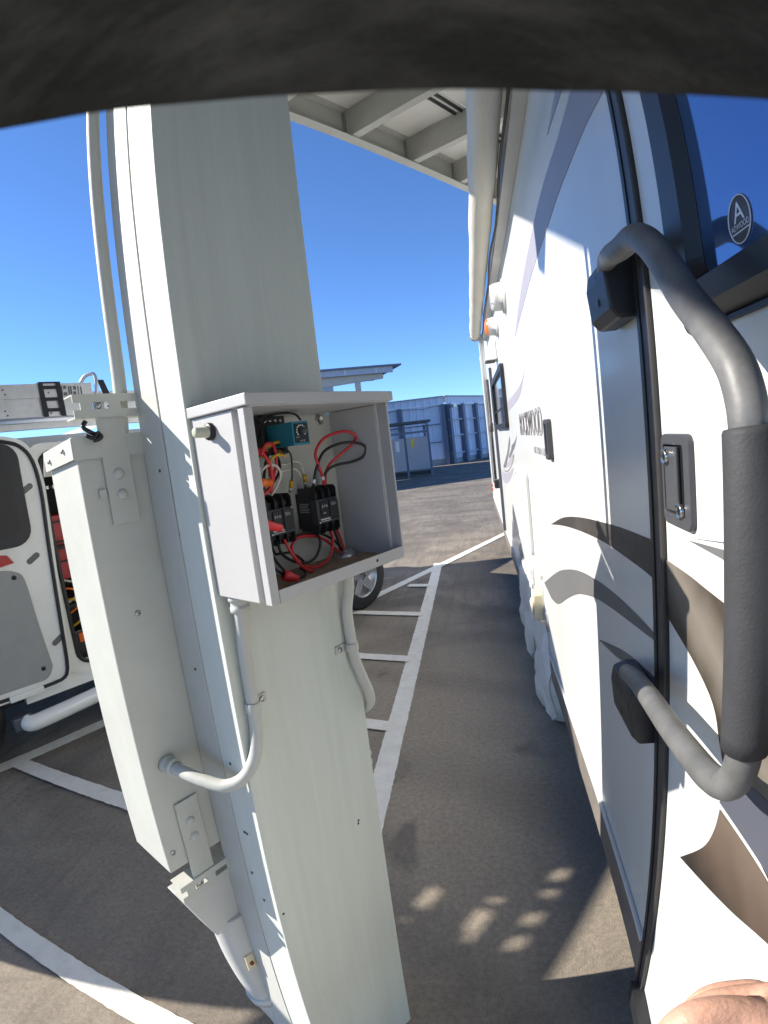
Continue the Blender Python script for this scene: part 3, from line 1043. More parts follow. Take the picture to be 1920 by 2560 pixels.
def conduit(path, label, strap=None, conn=None, mt='steel2', r=RC, sub=8):
    pts = [tuple(p) for p in catmull(path, sub)]
    t = thing('conduit', W(*path[0]), label, 'conduit', 'conduits on the column')
    m = MB(W); m.tube(pts, r, 18)
    m.build('pipe', M[mt], t)
    if conn:
        for c_, ax in conn:
            m = MB(W); m.lathe(c_, ax, [(r + .001, 0), (r + .0065, .0), (r + .0065, .010), (r + .004, .011), (r + .004, .020), (r + .0055, .021), (r + .0055, .030), (r + .001, .031)], 18)
            m.build('connector', M['cabinet'], t)
    if strap:
        c_, du = strap
        m = MB(W)
        m.lathe((c_[0], c_[1], c_[2] - .009), (0, 0, 1), [(r + .0005, 0), (r + .0028, 0), (r + .0028, .018), (r + .0005, .018)], 18)
        a, b = sorted((c_[0] + du * (r - .002), c_[0] + du * (r + .026)))
        m.box(a, b, CN1 + .0005, CN1 + .003, c_[2] - .009, c_[2] + .009)
        s = m.build('strap', M['steel2'], t, bevel=.001)
        m = MB(W); m.lathe((c_[0] + du * (r + .015), CN1 + .003, c_[2]), (0, 1, 0), [(.0001, .004), (.005, .004), (.0055, 0)], 12)
        m.build('screw', M['zinc'], s)
    return t


NF = CN1 + RC + .002
conduit([(.479, NF + .012, 1.398), (.479, NF + .010, 1.36), (.479, NF + .003, 1.30), (.479, NF, 1.25), (.478, NF, 1.19), (.474, NF, 1.13), (.462, NF - .004, 1.085), (.441, NF - .018, 1.053),
         (.418, NF - .045, 1.04), (.40, NF - .085, 1.045), (.388, NF - .12, 1.052), (.380, NF - .155, 1.056), (.378, KN1 + .005, 1.056)],
        'pipe under the open box bending round the column corner into the cabinet',
        strap=((.478, NF, 1.185), 1), conn=[((.479, NF + .012, 1.3968), (0, 0, -1)), ((.378, KN1 + .0005, 1.056), (.08, 1, 0))])
conduit([(.741, -.757, 1.40), (.741, -.757, 1.37), (.741, -.76, 1.33), (.741, NF, 1.28), (.741, NF, 1.22), (.745, NF, 1.17), (.759, NF + .001, 1.12), (.776, NF - .002, 1.075), (.786, NF - .015, 1.04), (.788, NF - .05, 1.015), (.786, NF - .12, 1.0), (.785, NF - .19, .99), (.785, KN1 + .002, .985)],
        'pipe under the open box curving behind the column on the stall side', strap=((.741, NF, 1.20), -1))
conduit([(.424, -.992, 1.64), (.428, -.986, 1.72), (.432, -.978, 1.80), (.431, -.975, 2.0), (.429, -.974, 2.25), (.430, -.975, 2.6), (.43, -.975, 3.4)],
        'tall pipe rising beside the back edge of the column to the sky', r=.0125)

conduit([(.8035, -.962, 1.75), (.8035, -.962, 2.2), (.8035, -.962, 3.15)], 'slim unseen pipe added behind the column for its shadow', r=.0125)  # hidden pipe, added for a thin shadow beside the column's own

# white down pipe below the lower strut
dp = thing('down_pipe', W(.43, -1.0, 0), 'white shroud and pipe running down behind the column foot', 'pipe')
m = MB(W)
m.hexa([(.385, -.962, .60), (.385, -1.03, .60), (.50, -1.03, .60), (.50, -.962, .60)], [(.335, -.958, .742), (.335, -1.03, .742), (.50, -1.03, .742), (.50, -.958, .742)])
m.build('shroud', M['white'], dp, bevel=.002)
m = MB(W)
m.tube(catmull([(.445, -1.00, .62), (.452, -1.0, .50), (.466, -.995, .38), (.488, -.99, .26), (.51, -.985, .15), (.515, -.985, -.01)], 6), [.050] * 31, 24)
m.build('pipe', M['white'], dp)
m = MB(W)
m.lathe((.476, -.993, .32), (.2, .04, -1), [(.050, 0), (.056, .0), (.056, .030), (.050, .031)], 24)
m.build('coupling', M['white'], dp)
tab = MB(W); tab.box(.425, .448, -.951, -.948, .455, .50)
tb = tab.build('mounting_tab', M['beige'], dp)
m = MB(W); m.lathe((.437, -.948, .473), (0, 1, 0), [(.0001, .005), (.005, .005), (.0055, 0)], 8)
m.build('screw', M['rust'], tb)

# ================================================================== TRAVEL TRAILER
XW = .30
rv = thing('travel_trailer', (1.5, 4, 0), 'white travel trailer with grey swooshes parked beside the column', 'trailer')
Y0, Y1, ZB, ZT = -2.2, 9.1, .475, 2.83
m = MB()
# side wall, with real thickness, split at the door opening (door: y .30..... .857)
DY0, DY1, DZ0, DZ1 = .12, .857, .40, 2.42
m.box(XW, XW + .04, .902, Y1, ZB, ZT)
m.build('side_wall', M['rv'], rv)
m = MB()
m.prism([(Y0, ZB), (DY0 - .045, ZB), (DY0 - .045, DZ1 + .045), (.902, DZ1 + .045), (.902, ZT), (Y0, ZT)], 0, XW, XW + .04)
m.build('front_wall_section', M['rv'], rv)
m = MB()
m.prism([(XW, ZT), (XW + .04, ZT + .10), (XW + .25, ZT + .17), (XW + 1.1, ZT + .20), (XW + 2.0, ZT + .17), (XW + 2.2, ZT + .1), (XW + 2.24, ZT)], 1, Y0, Y1)
m.build('roof', M['rvtrim'], rv)
for bx_ in ((XW + .0405, XW + 2.24, Y1 - .05, Y1 - .0005), (XW + .0405, XW + 2.24, Y0 + .0005, Y0 + .05)):
    m = MB(); m.box(*bx_, ZB, ZT - .001)
    m.build('end_wall', M['rv'], rv)
m = MB(); m.box(XW + 2.2, XW + 2.24, Y0 + .051, Y1 - .051, ZB, ZT - .001)
m.build('side_wall', M['rv'], rv)
m = MB()
m.box(XW + .05, XW + 2.15, Y0 + .1, Y1 - .1, .41, .47)
m.build('belly', M['blackplastic'], rv)
m = MB()
m.prism([(XW - .006, .365), (XW - .006, .482), (XW + .004, .482), (XW + .004, .372), (XW + .03, .365), (XW + .03, .355), (XW, .355)], 1, .90, Y1)
m.build('bottom_rail', M['rail'], rv)
m = MB()
m.box(XW - .010, XW - .001, .93, Y1 - .02, .4845, .4965)
m.build('rail_insert', M['rvtrim'], rv, bevel=.001)
m = MB()
m.prism([(XW - .012, ZT - .03), (XW - .012, ZT + .012), (XW + .02, ZT + .05), (XW + .03, ZT + .05), (XW + .005, ZT - .03)], 1, Y0, Y1)
m.build('gutter_rail', M['rvtrim'], rv)
m = MB()
m.box(XW - .008, XW + .02, Y1 - .04, Y1 + .006, ZB, ZT)
m.build('corner_trim', M['rvtrim'], rv)

# --- entry door
m = MB(); m.box(XW - .004, XW + .03, DY0, DY1 - .003, DZ0, DZ1)
door = m.build('entry_door', M['rv'], rv, bevel=.002)
m = MB()
m.prism([(DY0 - .03, DZ0 - .045), (DY0, DZ0 - .045), (DY0, DZ1), (DY1, DZ1), (DY1, DZ0 - .045), (DY1 + .03, DZ0 - .045), (DY1 + .03, DZ1 + .045), (DY0 - .03, DZ1 + .045)], 0, XW - .012, XW + .028)
m.build('door_frame', M['doorframe'], rv, bevel=.003)
m = MB(); m.box(XW - .014, XW + .02, DY1 + .0305, DY1 + .0445, DZ0 - .045, DZ1 + .045)
m.build('door_seal', M['blackseal'], rv)
m = MB(); m.box(XW - .03, XW + .03, DY0, DY1 + .03, DZ0 - .055, DZ0 - .002)
m.build('door_sill', M['blackplastic'], rv)

# door window
oy0, oy1, oz0, oz1 = .20, .727, 1.716, 2.30
OUT = rrect(oy0, oy1, oz0, oz1, .035)
MID = rrect(oy0 + .018, oy1 - .018, oz0 + .018, oz1 - .018, .035)
INN = rrect(oy0 + .085, oy1 - .085, oz0 + .045, oz1 - .045, .028)
GL = rrect(oy0 + .093, oy1 - .093, oz0 + .050, oz1 - .050, .026)
m = MB()
n_ = len(OUT)
v = [(XW - .004, *p) for p in OUT] + [(XW - .030, *p) for p in MID] + [(XW - .034, *p) for p in INN] + [(XW - .016, *p) for p in GL]
f = []
for k in range(3):
    for i in range(n_):
        j = (i + 1) % n_
        f.append((k * n_ + i, k * n_ + j, (k + 1) * n_ + j, (k + 1) * n_ + i))
m.add(v, f)
wf = m.build('window_frame', M['darkframe'], door)
m = MB(); m.prism(GL, 0, XW - .0155, XW - .0125)
m.build('window_glass', M['skyglass'], door)
m = MB(); m.ring(rrect(oy0 - .004, oy1 + .004, oz0 - .005, oz1 + .004, .036), rrect(oy0 + .001, oy1 - .001, oz0 + .001, oz1 - .001, .035), 0, XW - .010, XW - .0045)
m.build('window_gasket', M['blackseal'], door)
# round maker's sticker on the glass
SY, SZ, SR = .540, 1.800, .0245
xs = XW - .0162
m = MB(); m.lathe((xs, SY, SZ), (-1, 0, 0), [(.0001, .0), (SR, .0), (SR, -.0004)], 32)
st = m.build('sticker', M['decalnavy'], door)
m = MB(); m.tube([(xs - .0004, SY + SR * .96 * math.cos(a), SZ + SR * .96 * math.sin(a)) for a in [2 * pi * i / 36 for i in range(36)]], .0007, 6, closed=True)
m.build('sticker_ring', M['stickwhite'], door)
eyv, ezv = Vector((0, -1, 0)), Vector((0, 0, 1))
place_text('lettering', 'A', M['stickwhite'], door, (xs - .0006, SY + .0115, SZ - .002), eyv, ezv, .023, .019)
place_text('lettering', 'ADWOOD', M['stickwhite'], door, (xs - .0006, SY + .019, SZ - .0092), eyv, ezv, .038, .0058)
m = MB(); m.box(xs - .0008, xs - .0002, SY - .021, SY + .021, SZ - .0125, SZ - .0114)
m.build('sticker_rule', M['stickwhite'], door)

# door latch
ly0, ly1, lz0, lz1 = .732, .836, 1.452, 1.588
m = MB()
m.ring(rrect(ly0, ly1, lz0, lz1, .014), rrect(ly0 + .022, ly1 - .006, lz0 + .018, lz1 - .016, .006), 0, XW - .0125, XW - .0042)
la = m.build('latch', M['latch'], door, bevel=.002)
m = MB(); m.box(XW - .0052, XW - .0042, ly0 + .02, ly1 - .004, lz0 + .016, lz1 - .014)
m.build('latch_recess', M['wblack'], door)
m = MB(); m.box(XW - .0115, XW - .006, ly0 + .048, ly1 - .008, lz0 + .021, lz1 - .019)
m.build('latch_paddle', M['latch'], door, bevel=.0018)
for yy, zz_ in ((ly1 - .018, lz1 - .034), (ly0 + .036, lz0 + .026)):
    m = MB(); m.lathe((XW - .0115, yy, zz_), (-1, 0, 0), [(.0115, 0), (.0115, .005), (.0095, .006), (.0085, .004), (.0001, .004)], 20)
    m.build('key_lock', M['chrome'], door)
    m = MB(); m.box(XW - .0165, XW - .0156, yy - .0012, yy + .0012, zz_ - .005, zz_ + .005)
    m.build('keyway', M['wblack'], door)


def decal(name, outline, mt, x=XW - .0012, parent=rv, th=.001):
    m = MB()
    m.prism(outline, 0, x, x + th)
    return m.build(name, M[mt], parent)


sw = [(1.186, 2.332), (1.388, 2.332), (1.661, 2.341), (1.921, 2.329), (2.297, 2.283), (2.636, 2.222), (3.023, 2.113), (2.527, 2.164), (2.119, 2.202), (1.722, 2.215), (1.445, 2.223), (1.139, 2.212), (.961, 2.191)]
decal('swoosh', smooth2([[(.961, 2.330)] + sw[:7], sw[6:], [sw[-1], (.961, 2.330)]]), 'decalgrey')
decal('swoosh', [(.93, 2.47), (1.329, 2.426), (1.508, 2.407), (1.27, 2.385), (.93, 2.40)], 'decalgrey')
decal('swoosh', smooth2([[(2.682, 1.908), (2.842, 1.869), (3.072, 1.846), (3.431, 1.831), (3.99, 1.817)], [(3.99, 1.817), (3.99, 1.752)], [(3.99, 1.752), (3.465, 1.77), (3.126, 1.794), (2.903, 1.832), (2.682, 1.908)]]), 'decalgrey')
s1 = [(2.207, 1.207), (1.888, 1.287), (1.586, 1.337), (1.306, 1.370), (1.11, 1.389), (.966, 1.399), (.903, 1.404)]
s1b = [(.903, 1.328), (.974, 1.332), (1.12, 1.329), (1.302, 1.322), (1.599, 1.294), (1.9, 1.256), (2.207, 1.207)]
decal('swoosh', smooth2([s1, [s1[-1], s1b[0]], s1b]), 'decalbrown')
t2 = [(2.594, .842), (2.129, 1.021), (1.834, 1.111), (1.592, 1.166), (1.358, 1.201), (1.197, 1.217), (1.07, 1.224), (.974, 1.226), (.905, 1.226)]
b2 = [(.905, 1.217), (.994, 1.205), (1.14, 1.185), (1.273, 1.165), (1.44, 1.134), (1.662, 1.075), (1.87, .996), (2.123, .888), (2.28, .848), (2.40, .836), (2.594, .842)]
decal('swoosh', smooth2([t2, [t2[-1], b2[0]], b2]), 'decalmid')
decal('swoosh', smooth2([[(1.407, 1.024), (1.288, 1.061), (1.149, 1.101), (1.037, 1.123), (.907, 1.145)], [(.907, 1.145), (.907, 1.112)], [(.907, 1.112), (.98, 1.100), (1.165, 1.068), (1.261, 1.049), (1.407, 1.024)]]), 'decalmid')
xd = XW - .0052
decal('swoosh', smooth2([[(.8535, 1.385), (.766, 1.384), (.691, 1.380), (.555, 1.376), (.40, 1.38), (.125, 1.40)], [(.125, 1.40), (.125, 1.12)],
                         [(.125, 1.12), (.40, 1.10), (.60, 1.125), (.650, 1.175), (.680, 1.225), (.751, 1.258), (.8535, 1.287)], [(.8535, 1.287), (.8535, 1.385)]]), 'decaltan', xd, door)
decal('swoosh', smooth2([[(.637, 1.088), (.648, 1.042), (.68, .984), (.768, .886)], [(.768, .886), (.654, .934), (.55, .981), (.451, 1.031), (.30, 1.10), (.125, 1.16)], [(.125, 1.16), (.125, 1.11)], [(.125, 1.11), (.30, 1.108), (.496, 1.100), (.637, 1.088)]]), 'decaltan2', xd - .0003, door)
decal('swoosh', [(.640, 1.098), (.600, 1.148), (.575, 1.176), (.524, 1.190), (.30, 1.20), (.125, 1.20), (.125, 1.125), (.30, 1.117), (.498, 1.109)], 'decalnavy', xd - .0007, door)
decal('swoosh', [(.765, 1.436), (.65, 1.447), (.50, 1.456), (.50, 1.430), (.65, 1.434)], 'decalmid', xd, door)
decal('pin_line', [(.762, 1.440), (.65, 1.457), (.50, 1.474), (.50, 1.4725), (.65, 1.4555)], 'decalmid', xd, door)
# emblem
decal('emblem', smooth2([[(4.15, 1.564), (4.361, 1.487), (4.619, 1.408), (5.366, 1.245)], [(5.366, 1.245), (4.927, 1.278), (4.389, 1.417), (4.12, 1.521), (4.15, 1.564)]]), 'decalmid')
decal('emblem', smooth2([[(3.47, 1.573), (3.727, 1.524), (3.994, 1.496)], [(3.994, 1.496), (4.085, 1.461), (4.38, 1.40), (4.346, 1.379)], [(4.346, 1.379), (3.832, 1.469), (3.659, 1.507), (3.47, 1.573)]]), 'decalmid')
decal('emblem', smooth2([[(4.34, 1.374), (4.815, 1.303), (5.278, 1.238)], [(5.278, 1.238), (4.701, 1.285), (4.274, 1.338), (3.915, 1.435)], [(3.915, 1.435), (4.07, 1.424), (4.34, 1.374)]]), 'decalgrey')
decal('emblem', smooth2([[(5.7, 1.189), (5.357, 1.191), (4.7, 1.24), (4.283, 1.288), (3.917, 1.345)], [(3.917, 1.345), (4.27, 1.251), (4.582, 1.18), (5.079, 1.105), (5.605, 1.077)], [(5.605, 1.077), (5.72, 1.13), (5.7, 1.189)]]), 'decalgrey')
decal('emblem', smooth2([[(5.383, 1.225), (4.97, 1.231), (4.441, 1.290), (4.083, 1.365), (3.866, 1.437)], [(3.866, 1.437), (3.901, 1.405), (4.168, 1.335), (4.524, 1.272), (4.981, 1.224), (5.383, 1.220)]]), 'ink')
place_text('lettering', 'ROCKWOOD', M['ink'], rv, (XW - .0016, 3.19, 1.574), (0, -1, 0), (0, 0, 1), .965, .124, outline=.006)
place_text('lettering', 'ROCKWOOD', M['decalgrey'], rv, (XW - .0014, 3.188, 1.576), (0, -1, 0), (0, 0, 1), .960, .120)
place_text('lettering', 'ULTRA LITE', M['decalgrey'], rv, (XW - .0014, 2.59, 1.492), (0, -1, 0), (0, 0, 1), .47, .031)
place_text('lettering', 'ULTRA LITE', M['ink'], rv, (XW - .0016, 2.59, 1.492), (0, -1, 0), (0, 0, 1), .47, .031, outline=.004)

# black recessed pull handle near the lettering
m = MB()
m.ring(rrect(1.99, 2.075, 1.488, 1.640, .016), rrect(2.005, 2.060, 1.505, 1.622, .01), 0, XW - .020, XW - .001)
ph = m.build('pull_handle', M['latch'], rv, bevel=.003)
m = MB(); m.box(XW - .016, XW - .0015, 2.004, 2.061, 1.504, 1.623)
m.build('pull_recess', M['wblack'], ph)

# side window of the slide
wy0, wy1, wz0, wz1 = 4.05, 5.62, 1.622, 2.118
m = MB(); m.ring(rrect(wy0, wy1, wz0, wz1, .05), rrect(wy0 + .05, wy1 - .05, wz0 + .05, wz1 - .05, .03), 0, XW - .030, XW - .001)
sw_ = m.build('side_window', M['darkframe'], rv, bevel=.004)
m = MB(); m.box(XW - .012, XW - .008, wy0 + .045, wy1 - .045, wz0 + .045, wz1 - .045)
m.build('window_pane', M['glass'], sw_)
m = MB(); m.box(XW - .018, XW - .0122, wy0 + .05, wy1 - .05, 1.79, 1.805)
m.build('window_bar', M['darkframe'], sw_)

# range hood vent, amber porch light, bracket cover
m = MB(); m.lathe((XW - .001, 3.40, 2.44), (-1, 0, 0), [(.105, 0), (.105, .012), (.085, .02), (.085, .055), (.072, .085), (.0001, .085)], 28)
vt = m.build('round_vent', M['rvtrim'], rv)
for k in range(8):
    m = MB(); m.box(XW - .0885, XW - .0862, 3.34, 3.46, 2.392 + k * .012, 2.397 + k * .012)
    m.build('slat', M['rvtrim'], vt)
m = MB(); m.lathe((XW - .001, 4.25, 2.425), (-1, 0, 0), [(.085, 0), (.085, .015), (.072, .02), (.066, .075)], 24)
pl_ = m.build('porch_light', M['rvtrim'], rv)
m = MB(); m.lathe((XW - .075, 4.25, 2.425), (-1, 0, 0), [(.066, 0), (.055, .018), (.03, .026), (.0001, .028)], 24)
m.build('amber_lens', M['orange'], pl_)
m = MB()
m.hexa([(XW - .002, 4.62, 2.22), (XW - .11, 4.64, 2.22), (XW - .11, 4.86, 2.22), (XW - .002, 4.88, 2.22)], [(XW - .002, 4.70, 2.40), (XW - .05, 4.72, 2.40), (XW - .05, 4.78, 2.40), (XW - .002, 4.80, 2.40)])
sp = m.build('speaker_hood', M['rvtrim'], rv, bevel=.012)
m = MB(); m.box(XW - .095, XW - .02, 4.66, 4.84, 2.215, 2.219)
m.build('speaker_grille', M['rail'], sp)

# refrigerator vent with louvres
m = MB(); m.ring(rrect(2.985, 3.76, .885, 1.368, .03), rrect(3.03, 3.715, .93, 1.32, .02), 0, XW - .018, XW - .001)
fv = m.build('refrigerator_vent', M['rvtrim'], rv, bevel=.003)
for k in range(4):
    z = .945 + k * .095
    m = MB(); m.prism([(XW - .003, z), (XW - .022, z - .010), (XW - .016, z + .07), (XW - .003, z + .075)], 1, 3.03, 3.715)
    m.build('slat', M['rvtrim'], fv)
m = MB(); m.box(XW - .014, XW - .001, 2.66, 3.82, .838, .862)
m.build('hatch_rail', M['rvtrim'], rv, bevel=.002)
m = MB(); m.ring(rrect(2.66, 3.80, .52, .83, .03), rrect(2.672, 3.788, .532, .818, .025), 0, XW - .005, XW - .001)
m.build('hatch_seam', M['rvtrim'], rv)
for yy, zz_, w_, h_ in ((3.93, .665, .11, .17), (3.12, .735, .075, .11), (3.07, .61, .06, .07)):
    m = MB(); m.ring(rrect(yy - w_ / 2, yy + w_ / 2, zz_ - h_ / 2, zz_ + h_ / 2, .02), rrect(yy - w_ / 2 + .012, yy + w_ / 2 - .012, zz_ - h_ / 2 + .012, zz_ + h_ / 2 - .012, .012), 0, XW - .012, XW - .001)
    hk = m.build('hookup_hatch', M['rvtrim'], rv, bevel=.002)
    m = MB(); m.box(XW - .0075, XW - .003, yy - w_ / 2 + .014, yy + w_ / 2 - .014, zz_ - h_ / 2 + .014, zz_ + h_ / 2 - .014)
    m.build('hatch_lid', M['decalgrey'], hk)
m = MB(); m.box(XW - .05, XW - .001, 2.70, 2.82, .60, .745)
ou = m.build('outlet_cover', M['beige'], rv, bevel=.006)
m = MB(); m.box(XW - .054, XW - .0505, 2.725, 2.80, .62, .70)
m.build('outlet_flap', M['beige'], ou)
m = MB(); m.prism(rrect(2.53, 2.60, .60, .69, .015), 0, XW - .008, XW - .001)
cl = m.build('cam_latch', M['chrome'], rv)
m = MB(); m.box(XW - .035, XW - .0085, 2.552, 2.578, .638, .652)
m.build('thumb_turn', M['zinc'], cl)
for zz_ in (.70, .63):
    m = MB(); m.box(XW - .03, XW - .009, Y1 - .12, Y1 - .045, zz_ - .025, zz_ + .025)
    m.build('marker_light', M['red'], rv, bevel=.006)

# awning along the top of the wall
m = MB()
rad = []
path = []
for i in range(70):
    y = -2.0 + i * (8.2 / 69)
    path.append((.172, y, 2.72))
    rad.append(.060 + .0022 * math.sin(y * 9.1) + random.uniform(-.0014, .0014))
m.tube(path, rad, 20)
aw = m.build('awning', M['awning'], rv)
m = MB(); m.lathe((.172, 6.2, 2.72), (0, 1, 0), [(.0001, .03), (.05, .03), (.066, .02), (.066, -.01)], 20)
m.build('awning_end_cap', M['rvtrim'], aw)
for xa, za in ((.235, 1.0), (.205, 1.02)):
    m = MB(); m.box(xa, xa + .027, 6.16, 6.23, za, 2.70)
    m.build('awning_arm', M['rvtrim'], aw, bevel=.004)
m = MB(); m.tube([(.245, 6.13, 1.06), (.249, 6.13, 1.60), (.249, 6.13, 1.61), (.250, 6.13, 1.70), (.250, 6.13, 1.71), (.255, 6.13, 2.2)], [.012, .012, .024, .024, .017, .017], 10)
m.build('gas_strut', M['decalbrown'], aw)
m = MB(); m.box(.225, .30, 6.09, 6.24, .955, 1.05)
m.build('arm_foot', M['blackplastic'], aw, bevel=.006)
m = MB(); m.prism([(.252, 2.665), (.252, 2.735), (.2995, 2.75), (.2995, 2.655)], 1, -2.0, 6.3)
m.build('awning_rail', M['rvtrim'], aw)
m = MB(); m.tube([(.238 + .006 * math.sin(i * .9), -1.8 + i * .2, 2.668 + .012 * math.sin(i * 1.3)) for i in range(40)], .006, 7)
m.build('awning_cord', M['decalbrown'], aw)
# slide-out edge beyond the window
m = MB(); m.box(XW - .03, XW - .001, 5.86, 5.90, .50, 2.30)
m.build('slide_flange', M['decalnavy'], rv, bevel=.003)

# grab handle: two black brackets, bent tube, foam grip
hd = [(.268, .985, 1.872), (.254, .92, 1.876), (.238, .84, 1.862), (.228, .752, 1.845), (.2255, .690, 1.838), (.225, .646, 1.818), (.225, .603, 1.784), (.225, .552, 1.731), (.225, .498, 1.687), (.225, .461, 1.652), (.225, .446, 1.621), (.225, .443, 1.597)]
m = MB(); m.tube(catmull(hd, 5), .0165, 20)
gh = m.build('grab_handle', M['handle'], rv)
m = MB(); m.tube([(.225, .443, 1.601), (.225, .4425, 1.597), (.225, .445, 1.49), (.225, .445, 1.33), (.225, .4455, 1.313)], [.0205, .0218, .0218, .0218, .0214], 22)
m.build('foam_grip', M['foam'], gh)
lo = [(.225, .445, 1.325), (.225, .447, 1.300), (.225, .458, 1.272), (.225, .480, 1.249), (.2255, .515, 1.233), (.226, .561, 1.224), (.228, .658, 1.212), (.234, .76, 1.199), (.246, .87, 1.172), (.262, .985, 1.130)]
m = MB(); m.tube(catmull(lo, 5), .0165, 20)
m.build('lower_tube', M['handle'], gh)
for z0 in (1.782, 1.014):
    m = MB()
    pr = [(XW - .001, z0), (XW - .036, z0), (XW - .050, z0 + .018), (XW - .055, z0 + .075), (XW - .050, z0 + .104), (XW - .026, z0 + .114), (XW - .001, z0 + .112)]
    m.prism(pr, 1, .918, 1.055)
    br = m.build('handle_bracket', M['blackplastic'], gh, bevel=.008, seg=3)
    for zz_ in (z0 + .040, z0 + .08):
        m = MB(); m.lathe((XW - .0535, .98, zz_), (-1, 0, 0), [(.0001, .001), (.006, .001), (.0075, .0)], 12)
        m.build('screw', M['wblack'], br)

# wheels under fabric covers
for cy_ in (2.86, 3.68):
    wl = None
    m = MB(); m.lathe((XW + .02, cy_, .335), (1, 0, 0), [(.20, 0), (.29, .0), (.325, .03), (.33, .10), (.325, .17), (.29, .20), (.20, .20)], 32)
    wl = m.build('wheel', M['tyre'], rv)
    v, f = [], []
    NA, NR_ = 120, 7
    for a in range(NA):
        an = 2 * pi * a / NA
        for r_ in range(NR_):
            t_ = r_ / (NR_ - 1)
            rr = [.0, .20, .31, .362, .372, .362, .345][r_]
            xx = [-.012, -.02, -.016, .012, .07, .15, .20][r_]
            wob = .016 * math.sin(3 * an + cy_ * 5) + .010 * math.sin(8 * an + 1.7 + r_ * .6) + (.008 * abs(math.sin(11 * an + 2 * math.sin(3 * an)))) * (r_ > 1)
            rr2 = rr * (1 + wob * .6 * (r_ > 1)) + .010 * math.sin(5 * an + r_) * (r_ > 2)
            z_ = .345 + rr2 * math.sin(an)
            v.append((XW - .012 + xx + wob * .9 * (r_ > 0), cy_ + rr2 * math.cos(an) * 1.02, max(.022, z_)))
    for a in range(NA):
        for r_ in range(NR_ - 1):
            b = (a + 1) % NA
            f.append((a * NR_ + r_, b * NR_ + r_, b * NR_ + r_ + 1, a * NR_ + r_ + 1))
    m = MB(); m.add(v, f, True)
    wc = m.build('wheel_cover', M['cover'], wl)
    m = MB(); m.tube([(v[a * NR_ + 3][0] - .004, v[a * NR_ + 3][1], max(.012, v[a * NR_ + 3][2])) for a in range(NA)], .0045, 6, closed=True)
    m.build('elastic_hem', M['cover'], wl)
for yy in (4.9, 5.6):
    m = MB(); m.box(XW + .10, XW + .16, yy, yy + .06, .0, .46)
    m.build('stabiliser_leg', M['blackplastic'], rv)

# ================================================================== CARGO VAN
VN = -3.50
van = thing('cargo_van', W(1.8, -4.5, 0), 'white cargo van with its side door open and ladders on the roof', 'van')
OU0, OU1, OZ0, OZ1 = .955, 2.15, .475, 1.84      # cargo door opening
m = MB(W)
TN = .045                                           # tumblehome at the roof


def vn(z):
    return VN - (0 if z < 1.1 else TN * (z - 1.1) / .8)


def sidepanel(mm, u0, u1, z0, z1):
    t = .05
    mm.hexa([(u0, vn(z0), z0), (u0, vn(z0) - t, z0), (u1, vn(z0) - t, z0), (u1, vn(z0), z0)], [(u0, vn(z1), z1), (u0, vn(z1) - t, z1), (u1, vn(z1) - t, z1), (u1, vn(z1), z1)])


for a, b, z0, z1 in ((-1.15, -.18, .42, 1.1), (-1.15, OU0, 1.1, 1.88), (-.18, .62, .82, 1.1), (.62, OU0, .36, 1.1), (OU0, OU1, 1.84, 1.88), (OU0, OU1, .36, OZ0), (OU1, 3.22, .36, 1.1), (OU1, 2.35, 1.1, 1.88)):
    m = MB(W)
    sidepanel(m, a, b, z0, z1)
    m.build('side_panel', M['van'], van)
m = MB(W)
sidepanel(m, 2.35, 3.2, 1.78, 1.88)
m.build('side_panel', M['van'], van)
m = MB(W)
m.prism([(-3.545, 1.88), (-3.60, 1.93), (-4.5, 1.955), (-5.40, 1.93), (-5.45, 1.88)], 0, -1.15, 3.1)
m.build('roof', M['van'], van)
m = MB(W)
m.box(-1.15, 4.1, -5.5, -5.45, .4, 1.88)
m.build('far_side', M['van'], van)
m = MB(W)
m.box(-1.2, -1.15, -5.5, -3.5, .4, 1.9)
m.build('rear_doors', M['van'], van)
m = MB(W)
m.prism([(3.1, 1.10), (3.2, .42), (4.28, .42), (4.36, .60), (4.32, .90), (4.2, .98), (3.72, 1.10), (3.15, 1.885), (3.05, 1.885)], 1, -5.44, -3.52)
m.build('front_body', M['van'], van, bevel=.03, seg=3)
m = MB(W); m.prism([(3.74, 1.115), (3.20, 1.80), (3.17, 1.80), (3.70, 1.105)], 1, -5.3, -3.7)
m.build('windscreen', M['glass'], van)
m = MB(W); m.prism([(2.42, 1.14), (3.40, 1.14), (3.10, 1.74), (2.42, 1.74)], 1, -3.56, -3.548)
m.build('cab_window', M['glass'], van)
m = MB(W); m.box(-1.1, 4.2, -5.4, -3.62, .34, .42)
m.build('floor_pan', M['vandark'], van)
# interior: dark back, shelves, red drawers, cables
for bx_ in ((OU0 - .3, 2.3, -4.62, -4.60), (OU0 - .32, OU0 - .30, -4.6, -3.58), (2.28, 2.3, -4.6, -3.58)):
    m = MB(W); m.box(*bx_, .44, 1.86)
    m.build('interior_lining', M['vandark'], van)
m = MB(W); m.box(OU0 - .3, 2.3, -4.6, -3.62, .43, .45)
m.build('cargo_floor', M['vandark'], van)
for zz_ in (1.60, 1.20, .80):
    m = MB(W); m.box(OU0 + .02, 2.2, -4.5, -3.75, zz_, zz_ + .02)
    m.build('shelf', M['alu'] if zz_ > 1.5 else M['vandark'], van)
for yy in (OU0 + .03,):
    for k in range(8):
        m = MB(W); m.lathe((yy + .03 + k * .07, -3.749, 1.61), (0, 1, 0), [(.0001, .001), (.014, .001), (.014, 0)], 10)
        m.build('shelf_hole', M['wblack'], van)
